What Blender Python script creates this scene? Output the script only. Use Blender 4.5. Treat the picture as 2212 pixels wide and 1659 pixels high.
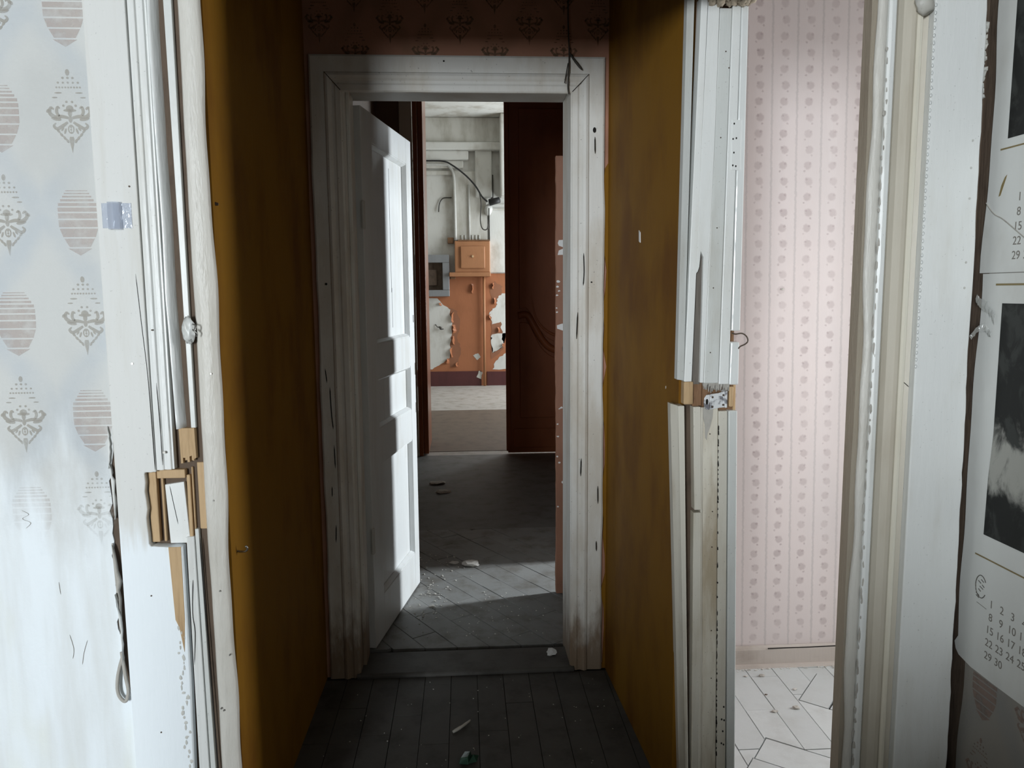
import bpy, bmesh, math, random
from mathutils import Vector, Matrix

# ------------------------------------------------------------------ scene, camera, light
for o in list(bpy.data.objects):
    bpy.data.objects.remove(o, do_unlink=True)
scene = bpy.context.scene
COL = scene.collection
R = math.radians

F_PX, PITCH, YAW, ROLL, CAM_H = 1660.0, R(6.87), R(3.5), R(-0.44), 1.5
fwd = Vector((math.sin(YAW) * math.cos(PITCH), math.cos(YAW) * math.cos(PITCH), -math.sin(PITCH)))
r0 = Vector((math.cos(YAW), -math.sin(YAW), 0.0))
u0 = r0.cross(fwd)
cr = r0 * math.cos(ROLL) + u0 * math.sin(ROLL)
cu = -r0 * math.sin(ROLL) + u0 * math.cos(ROLL)
cam_d = bpy.data.cameras.new('camera')
cam = bpy.data.objects.new('camera', cam_d)
COL.objects.link(cam)
cam_d.sensor_width = 36.0
cam_d.lens = F_PX / 2212.0 * 36.0
cam_d.clip_start = 0.02
cam.matrix_world = Matrix(((cr.x, cu.x, -fwd.x, 0.0), (cr.y, cu.y, -fwd.y, 0.0), (cr.z, cu.z, -fwd.z, CAM_H), (0, 0, 0, 1)))
scene.camera = cam

world = bpy.data.worlds.new('overcast_sky')
scene.world = world
world.use_nodes = True
bg = world.node_tree.nodes['Background']
bg.inputs[0].default_value = (0.78, 0.87, 1.0, 1)
bg.inputs[1].default_value = 0.3

def window_light(name, loc, size, power, direction, color=(0.90, 0.96, 1.0)):
    d = bpy.data.lights.new(name, 'AREA')
    d.shape = 'RECTANGLE'
    d.size, d.size_y = size
    d.energy = power
    d.color = color
    o = bpy.data.objects.new(name, d)
    COL.objects.link(o)
    o.location = loc
    o.rotation_euler = Vector(direction).to_track_quat('-Z', 'Y').to_euler()
    return o

# daylight standing in the four windows the place has (all of them out of the picture)
window_light('daylight_near_room', (-2.60, -5.08, 1.75), (1.1, 1.9), 370, (0, 1, 0))
window_light('daylight_pink_room', (2.72, 2.06, 1.38), (0.30, 1.95), 54, (-1, 0, 0), (0.97, 0.99, 1.0))
window_light('daylight_side_room', (3.55, 4.42, 1.75), (0.22, 1.8), 215, (-1, 0, 0))
window_light('daylight_far_room', (2.95, 10.95, 2.2), (2.2, 2.6), 160, (-1, 0, 0))

vs = scene.view_settings
vs.view_transform = 'Standard'
vs.look = 'None'
vs.gamma = 1.0
vs.use_curve_mapping = False
vs.exposure = 0.18

rnd = random.Random(11)

# ------------------------------------------------------------------ node materials
class NT:
    def __init__(self, name):
        self.m = bpy.data.materials.new(name)
        self.m.use_nodes = True
        self.t = self.m.node_tree
        self.b = self.t.nodes['Principled BSDF']
        self.out = self.t.nodes['Material Output']
        g = self.n('ShaderNodeNewGeometry')
        self.pos = g.outputs['Position']
        s = self.n('ShaderNodeSeparateXYZ')
        self.t.links.new(self.pos, s.inputs[0])
        self.x, self.y, self.z = s.outputs
    def n(self, k):
        return self.t.nodes.new(k)
    def put(self, sock, v):
        if isinstance(v, bpy.types.NodeSocket):
            self.t.links.new(v, sock)
        elif isinstance(v, (tuple, list)) and len(v) == 3 and sock.type == 'RGBA':
            sock.default_value = (*v, 1)
        else:
            sock.default_value = v
    def math(self, op, a, b=0.0, c=0.0, clamp=False):
        n = self.n('ShaderNodeMath'); n.operation = op; n.use_clamp = clamp
        self.put(n.inputs[0], a); self.put(n.inputs[1], b); self.put(n.inputs[2], c)
        return n.outputs[0]
    def scale(self, s):
        n = self.n('ShaderNodeVectorMath'); n.operation = 'MULTIPLY'
        self.put(n.inputs[0], self.pos); n.inputs[1].default_value = s
        return n.outputs[0]
    def noise(self, s=(8, 8, 8), detail=4, rough=0.55, dist=0.0):
        n = self.n('ShaderNodeTexNoise')
        if isinstance(s, (int, float)): s = (s, s, s)
        self.put(n.inputs['Vector'], self.scale(s))
        n.inputs['Scale'].default_value = 1.0
        n.inputs['Detail'].default_value = detail
        n.inputs['Roughness'].default_value = rough
        n.inputs['Distortion'].default_value = dist
        return n.outputs[0]
    def step(self, v, a, b, lo=0.0, hi=1.0):
        n = self.n('ShaderNodeMapRange'); n.interpolation_type = 'SMOOTHSTEP'
        self.put(n.inputs[0], v)
        n.inputs[1].default_value = a; n.inputs[2].default_value = b
        n.inputs[3].default_value = lo; n.inputs[4].default_value = hi
        return n.outputs[0]
    def mix(self, f, a, b, mode='MIX'):
        n = self.n('ShaderNodeMix'); n.data_type = 'RGBA'; n.blend_type = mode
        self.put(n.inputs[0], f); self.put(n.inputs[6], a); self.put(n.inputs[7], b)
        return n.outputs[2]
    def bump(self, h, strength=0.3, dist=0.01):
        n = self.n('ShaderNodeBump')
        n.inputs['Strength'].default_value = strength
        n.inputs['Distance'].default_value = dist
        self.put(n.inputs['Height'], h)
        self.t.links.new(n.outputs[0], self.b.inputs['Normal'])
    def done(self, col, rough=0.5, metal=0.0, spec=0.5):
        self.put(self.b.inputs['Base Color'], col)
        self.put(self.b.inputs['Roughness'], rough)
        self.put(self.b.inputs['Metallic'], metal)
        self.put(self.b.inputs['Specular IOR Level'], spec)
        return self.m

M = {}

def paint(key, col, dirt=(0.30, 0.25, 0.17), amt=0.35, rough=0.38, streak=(22, 22, 2.2), bump=0.25, fine=60, specks=0.0, spec=0.5, lo=0.45, hi=0.75):
    t = NT(key)
    a = t.noise(streak, 5, 0.6)
    b = t.noise((5, 5, 3), 4)
    f = t.math('MULTIPLY', t.step(t.math('MULTIPLY', t.math('ADD', a, b), 0.5), lo, hi), amt)
    c = t.mix(f, col, dirt)
    if specks:
        s = t.step(t.noise(170, 2), 0.70, 0.74)
        c = t.mix(t.math('MULTIPLY', s, specks), c, (0.05, 0.04, 0.03))
    t.bump(t.math('ADD', t.noise((fine, fine, fine * 0.2), 3), t.math('MULTIPLY', t.noise(6, 3), 1.5)), bump, 0.004)
    M[key] = t.done(c, rough, 0, spec)
    return M[key]

paint('white_casing', (0.80, 0.815, 0.80), (0.55, 0.52, 0.44), 0.45, 0.35, specks=0.25)
paint('white_gloss', (0.78, 0.80, 0.79), (0.5, 0.5, 0.46), 0.35, 0.22, bump=0.7, fine=35, spec=0.9)
paint('white_warm', (0.66, 0.63, 0.55), (0.34, 0.26, 0.15), 0.75, 0.42, specks=0.3)
paint('white_grey', (0.66, 0.68, 0.66), (0.38, 0.33, 0.25), 0.5, 0.36, specks=0.3)
paint('cream_bead', (0.78, 0.74, 0.63), (0.5, 0.42, 0.3), 0.35, 0.4)
paint('taupe_paint', (0.56, 0.52, 0.44), (0.36, 0.30, 0.22), 0.5, 0.45)
paint('leatherette', (0.66, 0.64, 0.59), (0.40, 0.36, 0.29), 0.55, 0.42, bump=0.5, fine=160)
paint('leatherette_brown', (0.40, 0.33, 0.24), (0.2, 0.15, 0.1), 0.6, 0.5, bump=0.5, fine=160)
paint('felt', (0.36, 0.315, 0.25), (0.20, 0.16, 0.11), 0.6, 0.8, bump=0.5, fine=120, spec=0.2)
paint('old_white', (0.58, 0.58, 0.55), (0.34, 0.28, 0.19), 0.6, 0.5, specks=0.4, streak=(7, 7, 2.5), lo=0.42, hi=0.75)
paint('door_white', (0.72, 0.74, 0.74), (0.42, 0.38, 0.30), 0.35, 0.4, specks=0.25)
paint('raw_wood', (0.55, 0.38, 0.21), (0.22, 0.12, 0.05), 0.85, 0.7, streak=(120, 120, 7), bump=0.7)
paint('brown_wood', (0.24, 0.13, 0.065), (0.10, 0.05, 0.025), 0.9, 0.7, streak=(90, 90, 30), bump=0.8)
paint('grey_wood', (0.16, 0.14, 0.12), (0.05, 0.04, 0.035), 0.9, 0.8, streak=(130, 130, 8), bump=0.9)
paint('ochre_wall', (0.235, 0.112, 0.011), (0.135, 0.050, 0.007), 0.8, 0.65, streak=(4, 4, 1.6), bump=0.15, lo=0.42, hi=0.68, spec=0.12)
paint('dark_plaster', (0.12, 0.085, 0.06), (0.035, 0.025, 0.02), 0.9, 0.9, streak=(25, 25, 14), bump=0.9)
paint('dirty_plaster', (0.50, 0.49, 0.46), (0.22, 0.19, 0.15), 0.8, 0.8, streak=(9, 9, 5), bump=0.4)
paint('corridor_wall', (0.17, 0.10, 0.055), (0.08, 0.05, 0.03), 0.8, 0.6, streak=(5, 5, 2))
paint('room_plaster', (0.20, 0.19, 0.17), (0.13, 0.12, 0.10), 0.5, 0.8, streak=(3, 3, 2))
paint('far_white', (0.66, 0.66, 0.62), (0.40, 0.37, 0.31), 0.75, 0.7, streak=(3.5, 3.5, 1.6), lo=0.45, hi=0.66)
paint('far_shade', (0.60, 0.59, 0.54), (0.36, 0.34, 0.28), 0.7, 0.7, streak=(8, 8, 2), lo=0.42, hi=0.66)
paint('far_brown', (0.40, 0.155, 0.070), (0.28, 0.105, 0.045), 0.6, 0.5, streak=(3, 3, 2), bump=0.3)
paint('far_brown_old', (0.29, 0.125, 0.065), (0.20, 0.085, 0.04), 0.6, 0.6, streak=(6, 6, 4))
paint('far_red', (0.095, 0.03, 0.03), (0.05, 0.02, 0.02), 0.6, 0.4)
paint('box_brown', (0.40, 0.185, 0.085), (0.29, 0.125, 0.055), 0.5, 0.5, streak=(6, 6, 4))
paint('grey_frame', (0.24, 0.25, 0.255), (0.15, 0.15, 0.16), 0.5, 0.5)
paint('brown_door', (0.31, 0.098, 0.036), (0.16, 0.045, 0.017), 0.6, 0.30, streak=(9, 9, 1.2), bump=0.2, spec=0.3)
paint('leaf_paint', (0.30, 0.14, 0.085), (0.17, 0.075, 0.042), 0.7, 0.6, streak=(12, 12, 4), specks=0.5)
paint('leaf_white', (0.75, 0.75, 0.74), (0.5, 0.48, 0.45), 0.4, 0.6)
paint('skirting', (0.45, 0.40, 0.36), (0.25, 0.20, 0.16), 0.6, 0.55, streak=(6, 6, 20))
paint('chipped_metal', (0.72, 0.73, 0.74), (0.16, 0.16, 0.18), 1.0, 0.3, streak=(45, 45, 45), lo=0.50, hi=0.56, spec=0.8)
paint('paper', (0.80, 0.815, 0.795), (0.52, 0.50, 0.45), 0.45, 0.5, streak=(9, 9, 4), bump=0.35, fine=14)
paint('crumb', (0.62, 0.60, 0.56), (0.35, 0.32, 0.28), 0.7, 0.8, streak=(60, 60, 60))
paint('grey_rag', (0.46, 0.44, 0.40), (0.22, 0.20, 0.17), 0.8, 0.9, streak=(60, 60, 30))
paint('cobweb', (0.40, 0.34, 0.26), (0.14, 0.10, 0.06), 0.9, 0.9, streak=(50, 50, 50), bump=0.9)

def grimy(key):
    t = NT(key)
    a = t.noise((7, 7, 2.5), 5, 0.6)
    c = t.mix(t.math('MULTIPLY', t.step(a, 0.38, 0.72), 0.6), (0.76, 0.755, 0.72), (0.50, 0.43, 0.33))
    n = t.math('MULTIPLY', t.math('SUBTRACT', t.noise((18, 18, 5), 5, 0.65), 0.5), 0.65)
    c = t.mix(t.math('MULTIPLY', t.step(t.math('ADD', t.z, n), 0.32, 0.06), 0.85), c, (0.17, 0.10, 0.045))
    c = t.mix(t.math('MULTIPLY', t.step(t.noise(120, 2), 0.70, 0.74), 0.5), c, (0.06, 0.045, 0.03))
    t.bump(t.noise((60, 60, 9), 3), 0.25, 0.004)
    M[key] = t.done(c, 0.5)
grimy('grimy_white')

def stained(key):
    t = NT(key)
    n = t.noise((16, 16, 3.0), 5, 0.6)
    band = t.math('MULTIPLY', t.step(t.z, 0.30, 0.62), t.step(t.z, 1.10, 0.80))
    f = t.math('MULTIPLY', t.step(t.math('ADD', n, t.math('MULTIPLY', band, 0.22)), 0.44, 0.80), 0.7)
    c = t.mix(f, (0.74, 0.70, 0.60), (0.30, 0.215, 0.11))
    c = t.mix(t.math('MULTIPLY', t.step(t.noise(150, 2), 0.68, 0.73), 0.4), c, (0.05, 0.04, 0.03))
    t.bump(t.noise((60, 60, 9), 3), 0.3, 0.004)
    M[key] = t.done(c, 0.45)
stained('stained_white')

def washed(key):
    t = NT(key)
    a = t.noise((22, 22, 2.2), 5, 0.6)
    c = t.mix(t.math('MULTIPLY', t.step(a, 0.45, 0.75), 0.35), (0.725, 0.73, 0.71), (0.56, 0.53, 0.45))
    c = t.mix(t.math('MULTIPLY', t.step(t.noise(170, 2), 0.70, 0.74), 0.2), c, (0.05, 0.04, 0.03))
    n = t.math('MULTIPLY', t.math('SUBTRACT', t.noise((30, 30, 3.0), 5, 0.6), 0.5), 0.35)
    c = t.mix(t.step(t.math('ADD', t.z, n), 1.02, 0.90), c, (0.88, 0.94, 0.98))
    t.bump(t.noise((60, 60, 9), 3), 0.25, 0.004)
    M[key] = t.done(c, 0.55, 0, 0.35)
washed('white_casing_washed')

def simple(key, col, rough=0.5, metal=0.0, nscale=20, var=0.25):
    t = NT(key)
    c = t.mix(t.math('MULTIPLY', t.noise(nscale, 4), var * 2), col, tuple(v * 0.4 for v in col))
    M[key] = t.done(c, rough, metal)
    return M[key]

simple('black_cable', (0.02, 0.02, 0.02), 0.5)
simple('dark_wire', (0.05, 0.045, 0.035), 0.6)
simple('steel', (0.30, 0.29, 0.27), 0.35, 0.9)
simple('rust_nail', (0.10, 0.07, 0.05), 0.6, 0.3)
simple('dark_hole', (0.012, 0.010, 0.008), 0.9)
simple('white_pipe', (0.66, 0.66, 0.62), 0.4)
simple('gold_ink', (0.30, 0.23, 0.10), 0.5, 0.0, 30, 0.2)
simple('grey_ink', (0.30, 0.28, 0.25), 0.7, 0.0, 90, 0.35)
simple('dark_ink', (0.14, 0.13, 0.11), 0.7, 0.0, 90, 0.35)

# parquet
def wood_floor(key, col, dirt, rough, seam=0.6):
    t = NT(key)
    oi = t.n('ShaderNodeObjectInfo')
    c = t.mix(t.math('MULTIPLY', oi.outputs['Random'], 0.45), col, tuple(v * 0.72 for v in col))
    f = t.step(t.noise((7, 7, 7), 6, 0.65), 0.42, 0.72)
    c = t.mix(t.math('MULTIPLY', f, seam), c, dirt)
    s = t.step(t.noise(220, 2), 0.68, 0.75)
    c = t.mix(t.math('MULTIPLY', s, 0.35), c, tuple(min(1, v * 2.2 + 0.03) for v in col))
    t.bump(t.noise(45, 4), 0.25, 0.003)
    M[key] = t.done(c, rough)
wood_floor('parquet_pale', (0.58, 0.61, 0.61), (0.46, 0.475, 0.465), 0.55, 0.7)
wood_floor('parquet_dark', (0.075, 0.072, 0.066), (0.032, 0.029, 0.025), 0.6, 0.9)
wood_floor('parquet_grey', (0.24, 0.245, 0.24), (0.13, 0.12, 0.105), 0.6, 0.85)
wood_floor('lino_grey', (0.18, 0.18, 0.175), (0.10, 0.094, 0.085), 0.6, 0.9)
wood_floor('far_floor', (0.42, 0.40, 0.37), (0.26, 0.23, 0.19), 0.6, 0.8)
wood_floor('far_lino_shade', (0.15, 0.115, 0.085), (0.09, 0.065, 0.048), 0.6, 0.8)  # brown floor tone, darkened to include the shade of the unlit part
wood_floor('subfloor', (0.03, 0.026, 0.022), (0.015, 0.012, 0.01), 0.9, 0.8)

# damask wallpaper of the near room: pale lattice, whitewash brushed over the lower part
def damask(key, axis, base, blue, wash=True, period=(0.152, 0.2235), spec=0.5):
    t = NT(key)
    u = t.x if axis == 'x' else t.y
    p = t.math('DIVIDE', t.math('ADD', u, 0.855), period[0] * 2)
    q = t.math('DIVIDE', t.math('SUBTRACT', t.z, 1.90), period[1] * 2)
    def band(v):
        fr = t.math('FRACT', v)
        d = t.math('ABSOLUTE', t.math('SUBTRACT', fr, 0.5))
        return t.step(d, 0.20, 0.02)
    l1 = band(t.math('ADD', t.math('ADD', p, q), 100.25))
    l2 = band(t.math('ADD', t.math('SUBTRACT', p, q), 100.25))
    lat = t.math('MULTIPLY', t.math('MAXIMUM', l1, l2), t.step(t.noise(7, 3), 0.3, 0.7, 0.25, 0.9))
    c = t.mix(lat, base, blue)
    c = t.mix(t.math('MULTIPLY', t.step(t.noise((3, 3, 2.2), 5), 0.45, 0.75), 0.45), c, tuple(v * 0.80 for v in base))
    if wash:
        n = t.math('MULTIPLY', t.math('SUBTRACT', t.noise((9, 9, 2.4), 5, 0.6), 0.5), 0.75)
        low = t.step(t.math('ADD', t.z, n), 1.20, 0.86)
        w = t.mix(t.step(t.noise((14, 14, 1.6), 4), 0.35, 0.72), (0.88, 0.94, 0.98), (0.76, 0.79, 0.79))
        w = t.mix(t.math('MULTIPLY', t.step(t.noise((5, 5, 1.8), 3), 0.52, 0.7), 0.5), w, (0.78, 0.79, 0.67))
        c = t.mix(low, c, w)
    t.bump(t.math('ADD', t.noise(90, 3), t.math('MULTIPLY', t.noise((6, 6, 3), 4), 2.0)), 0.25, 0.004)
    M[key] = t.done(c, 0.62, 0, spec)
damask('damask_paper', 'x', (0.62, 0.63, 0.615), (0.52, 0.56, 0.59))
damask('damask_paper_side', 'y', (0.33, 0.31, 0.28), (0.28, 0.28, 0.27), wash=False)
damask('damask_paper_brown', 'x', (0.42, 0.215, 0.145), (0.31, 0.165, 0.105), wash=False, spec=0.15)

def print_ink(key, col, strength, wash=True):
    t = NT(key)
    tr = t.n('ShaderNodeBsdfTransparent')
    ms = t.n('ShaderNodeMixShader')
    a = t.math('MULTIPLY', t.step(t.noise((38, 38, 38), 3), 0.25, 0.62, 0.45, 1.0), strength)
    if wash:
        n = t.math('MULTIPLY', t.math('SUBTRACT', t.noise((9, 9, 2.4), 5, 0.6), 0.5), 0.75)
        a = t.math('MULTIPLY', a, t.step(t.math('ADD', t.z, n), 0.90, 1.24))
    t.put(ms.inputs[0], a)
    t.t.links.new(tr.outputs[0], ms.inputs[1])
    t.t.links.new(t.b.outputs[0], ms.inputs[2])
    t.t.links.new(ms.outputs[0], t.out.inputs['Surface'])
    M[key] = t.done(col, 0.5)
print_ink('ink_gold', (0.42, 0.395, 0.345), 0.68)
print_ink('ink_pink', (0.53, 0.43, 0.385), 0.46)
print_ink('ink_gold_brown', (0.16, 0.095, 0.045), 0.6, wash=False)
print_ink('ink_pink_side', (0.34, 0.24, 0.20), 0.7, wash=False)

# striped rosette wallpaper of the pink room
def rosette_paper(key):
    t = NT(key)
    xs = t.math('SUBTRACT', t.x, t.math('MULTIPLY', t.math('SUBTRACT', 2.5, t.z), 0.0195))
    u = t.math('DIVIDE', t.math('SUBTRACT', xs, 1.085 - 0.047 - 0.94), 0.0945)
    v = t.math('DIVIDE', t.math('SUBTRACT', t.z, -0.026), 0.0575)
    row = t.math('FLOOR', v)
    odd = t.math('MODULO', row, 2.0)
    fu = t.math('SUBTRACT', t.math('FRACT', u), 0.5)
    fv = t.math('SUBTRACT', t.math('FRACT', v), 0.5)
    def blob(cx, cz, r0_, r1_):
        du = t.math('MULTIPLY', t.math('SUBTRACT', fu, cx), 0.0945)
        dv = t.math('MULTIPLY', t.math('SUBTRACT', fv, cz), 0.0575)
        d = t.math('SQRT', t.math('ADD', t.math('MULTIPLY', du, du), t.math('MULTIPLY', dv, dv)))
        d = t.math('ADD', d, t.math('MULTIPLY', t.math('SUBTRACT', t.noise(150, 2), 0.5), 0.009))
        return t.step(d, r1_, r0_)
    sh = t.math('MULTIPLY', t.math('SUBTRACT', odd, 0.5), 0.06)
    petal = blob(t.math('ADD', sh, 0.0), 0.0, 0.010, 0.0185)
    heart = t.math('MULTIPLY', blob(t.math('MULTIPLY', sh, -2.0), 0.12, 0.002, 0.009), 0.9)
    tail = t.math('MULTIPLY', blob(t.math('ADD', -0.16, t.math('MULTIPLY', odd, 0.28)), -0.36, 0.001, 0.006), 0.7)
    flower = t.math('MAXIMUM', t.math('MULTIPLY', petal, 0.60), t.math('MAXIMUM', heart, tail))
    flower = t.math('MULTIPLY', flower, t.step(t.noise((4, 4, 3), 3), 0.25, 0.75, 0.40, 1.0))
    lw = t.math('MULTIPLY', t.math('SUBTRACT', t.noise((70, 70, 70), 3), 0.5), 0.11)
    le = t.math('SUBTRACT', 0.5, t.math('ABSOLUTE', t.math('ADD', fu, lw)))
    line = t.math('MULTIPLY', t.step(le, 0.07, 0.01), 0.5)
    base = t.mix(t.step(t.noise((3, 3, 1.4), 4), 0.35, 0.7), (0.60, 0.535, 0.52), (0.56, 0.51, 0.50))
    c = t.mix(flower, base, (0.34, 0.275, 0.275))
    c = t.mix(line, c, (0.38, 0.35, 0.345))
    wear = t.step(t.noise((9, 9, 1.5), 5), 0.62, 0.78)
    c = t.mix(t.math('MULTIPLY', wear, 0.5), c, (0.66, 0.635, 0.62))
    t.bump(t.noise((40, 40, 12), 4), 0.2, 0.003)
    M[key] = t.done(c, 0.55)
rosette_paper('rosette_paper')

# black and white calendar photograph
def photo(key):
    t = NT(key)
    n = t.noise((16, 16, 11), 6, 0.62, 0.6)
    c = t.mix(t.step(n, 0.46, 0.62), (0.016, 0.017, 0.016), (0.045, 0.048, 0.045))
    zf = t.step(t.math('ADD', t.z, t.math('MULTIPLY', n, 0.28)), 1.145, 1.215, 0.0, 1.0)
    zg = t.step(t.math('ADD', t.z, t.math('MULTIPLY', n, 0.28)), 1.32, 1.245, 0.0, 1.0)
    c = t.mix(t.math('MULTIPLY', t.math('MULTIPLY', zf, zg), 0.85), c, (0.50, 0.50, 0.46))
    M[key] = t.done(c, 0.5, 0, 0.25)
photo('calendar_photo')

def glassy(key, col, alpha, rough=0.08):
    t = NT(key)
    tr = t.n('ShaderNodeBsdfTransparent')
    tr.inputs[0].default_value = (0.93, 0.95, 0.98, 1)
    ms = t.n('ShaderNodeMixShader')
    lw = t.n('ShaderNodeLayerWeight'); lw.inputs[0].default_value = 0.35
    t.put(ms.inputs[0], t.math('ADD', t.math('MULTIPLY', lw.outputs['Facing'], 0.6), alpha, clamp=True))
    t.t.links.new(tr.outputs[0], ms.inputs[1])
    t.t.links.new(t.b.outputs[0], ms.inputs[2])
    t.t.links.new(ms.outputs[0], t.out.inputs['Surface'])
    t.bump(t.noise(50, 3), 0.3, 0.003)
    M[key] = t.done(col, rough, 0, 0.8)
glassy('clear_plastic', (0.66, 0.70, 0.78), 0.30)
glassy('clear_tape', (0.62, 0.62, 0.58), 0.35, 0.15)
t_ = NT('green_glass')
t_.b.inputs['Transmission Weight'].default_value = 0.35
M['green_glass'] = t_.done(t_.mix(t_.noise(30, 3), (0.07, 0.20, 0.13), (0.03, 0.10, 0.07)), 0.18)

# ------------------------------------------------------------------ mesh helpers
WL = {}

class MB:
    def __init__(self):
        self.v, self.f = [], []
    def add(self, verts, faces):
        k = len(self.v)
        self.v += [tuple(p) for p in verts]
        self.f += [tuple(i + k for i in f) for f in faces]
        return self
    def box(self, x0, x1, y0, y1, z0, z1):
        return self.hexa([(x0, y0, z0), (x1, y0, z0), (x1, y1, z0), (x0, y1, z0), (x0, y0, z1), (x1, y0, z1), (x1, y1, z1), (x0, y1, z1)])
    def hexa(self, p):
        return self.add(p, [(3, 2, 1, 0), (4, 5, 6, 7), (0, 1, 5, 4), (1, 2, 6, 5), (2, 3, 7, 6), (3, 0, 4, 7)])
    def loft(self, secs, caps=True):
        n = len(secs[0]); v = [p for s in secs for p in s]; f = []
        for i in range(len(secs) - 1):
            for j in range(n):
                a, b = i * n + j, i * n + (j + 1) % n
                f.append((a, b, b + n, a + n))
        if caps:
            f.append(tuple(reversed(range(n))))
            f.append(tuple(range((len(secs) - 1) * n, len(secs) * n)))
        return self.add(v, f)
    def prism_y(self, poly, y0, y1):          # polygon in x,z pushed along y
        return self.loft([[(x, y0, z) for x, z in poly], [(x, y1, z) for x, z in poly]])
    def prism_z(self, poly, z0, z1):
        return self.loft([[(x, y, z0) for x, y in poly], [(x, y, z1) for x, y in poly]])
    def prism_x(self, poly, x0, x1):
        return self.loft([[(x0, y, z) for y, z in poly], [(x1, y, z) for y, z in poly]])
    def tube(self, pts, r, n=8):
        pts = [Vector(p) for p in pts]; secs = []
        up = Vector((0.3, 0.2, 1)).normalized()
        for i, p in enumerate(pts):
            d = (pts[min(i + 1, len(pts) - 1)] - pts[max(i - 1, 0)]).normalized()
            a = d.cross(up)
            if a.length < 0.05: a = d.cross(Vector((1, 0, 0)))
            a.normalize(); b = d.cross(a)
            rr = r[i] if isinstance(r, (list, tuple)) else r
            secs.append([tuple(p + (a * math.cos(q) + b * math.sin(q)) * rr) for q in [2 * math.pi * k / n for k in range(n)]])
        return self.loft(secs)
    def disc_y(self, cx, cz, rx, rz, y0, y1, n=14):
        return self.prism_y([(cx + rx * math.cos(2 * math.pi * k / n), cz + rz * math.sin(2 * math.pi * k / n)) for k in range(n)], y0, y1)
    def blob(self, c, r, seed, rough=0.35, sub=2):
        bm = bmesh.new()
        bmesh.ops.create_icosphere(bm, subdivisions=sub, radius=1)
        q = random.Random(seed)
        bm.verts.ensure_lookup_table()
        v = []
        for vv in bm.verts:
            k = 1 + q.uniform(-rough, rough)
            v.append((c[0] + vv.co.x * r[0] * k, c[1] + vv.co.y * r[1] * k, c[2] + vv.co.z * r[2] * k))
        f = [tuple(x.index for x in ff.verts) for ff in bm.faces]
        bm.free()
        return self.add(v, f)
    def build(self, name, mat, parent=None, bevel=0.0, smooth=False, seg=2):
        xs, ys, zs = zip(*self.v)
        c = Vector(((min(xs) + max(xs)) / 2, (min(ys) + max(ys)) / 2, min(zs)))
        me = bpy.data.meshes.new(name)
        me.from_pydata([tuple(Vector(p) - c) for p in self.v], [], self.f)
        bm = bmesh.new(); bm.from_mesh(me)
        bmesh.ops.recalc_face_normals(bm, faces=bm.faces)
        bm.to_mesh(me); bm.free()
        me.materials.append(M[mat] if isinstance(mat, str) else mat)
        if smooth:
            for p in me.polygons: p.use_smooth = True
        o = bpy.data.objects.new(name, me)
        COL.objects.link(o)
        WL[o.name] = c.copy()
        if parent is not None:
            o.parent = parent
            o.location = c - WL[parent.name]
        else:
            o.location = c
        if bevel:
            b = o.modifiers.new('edge', 'BEVEL'); b.width = bevel; b.segments = seg; b.limit_method = 'ANGLE'; b.angle_limit = R(35)
        return o

def root(name, loc):
    o = bpy.data.objects.new(name, None)
    COL.objects.link(o)
    o.location = loc; o.empty_display_size = 0.05
    WL[o.name] = Vector(loc)
    return o

def tag(o, label, cat=None, group=None, kind=None):
    o['label'] = label
    if cat: o['category'] = cat
    if group: o['group'] = group
    if kind: o['kind'] = kind
    return o

def struct(o, label):
    o['kind'] = 'structure'; o['label'] = label
    return o

def place(src, name, loc, parent, rotz=0.0, scale=None):
    o = bpy.data.objects.new(name, src.data)
    COL.objects.link(o)
    o.parent = parent
    o.location = Vector(loc) - WL[parent.name]
    o.rotation_euler = (0, 0, rotz)
    if scale: o.scale = scale
    return o

def wob(z, a=1.0, s=0.0):
    return a * (0.5 * math.sin(z * 5.1 + s) + 0.3 * math.sin(z * 11.7 + 2 * s) + 0.2 * math.sin(z * 23.0 + 3.1 * s))

def ragged(p0, p1, n, amp, seed):
    q = random.Random(seed); out = []
    for i in range(n + 1):
        k = i / n
        out.append((p0[0] + (p1[0] - p0[0]) * k + (q.uniform(-amp, amp) if 0 < i < n else 0), p0[1] + (p1[1] - p0[1]) * k + (q.uniform(-amp, amp) * 0.5 if 0 < i < n else 0)))
    return out

def bez(pts, n=8):
    """smooth polyline through points (Catmull-Rom)"""
    P = [Vector(p) for p in pts]; out = []
    for i in range(len(P) - 1):
        a, b, c, d = P[max(i - 1, 0)], P[i], P[i + 1], P[min(i + 2, len(P) - 1)]
        for k in range(n):
            t = k / n
            out.append(0.5 * ((2 * b) + (c - a) * t + (2 * a - 5 * b + 4 * c - d) * t * t + (3 * b - a - 3 * c + d) * t ** 3))
    out.append(P[-1])
    return out

# ------------------------------------------------------------------ floors with their planks
def half(poly, nx, ny, d):
    out = []
    for i, p in enumerate(poly):
        q = poly[(i + 1) % len(poly)]
        a, b = nx * p[0] + ny * p[1] - d, nx * q[0] + ny * q[1] - d
        if a <= 0: out.append(p)
        if a * b < 0:
            k = a / (a - b); out.append((p[0] + (q[0] - p[0]) * k, p[1] + (q[1] - p[1]) * k))
    return out

def rect_poly(o, u, v, lu, lv, grow=0.0):
    o = (o[0] - (u[0] + v[0]) * grow, o[1] - (u[1] + v[1]) * grow)
    lu += 2 * grow; lv += 2 * grow
    p = [o, (o[0] + u[0] * lu, o[1] + u[1] * lu), (o[0] + u[0] * lu + v[0] * lv, o[1] + u[1] * lu + v[1] * lv), (o[0] + v[0] * lv, o[1] + v[1] * lv)]
    ar = sum(p[i][0] * p[(i + 1) % 4][1] - p[(i + 1) % 4][0] * p[i][1] for i in range(4))
    return p if ar > 0 else p[::-1]

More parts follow.
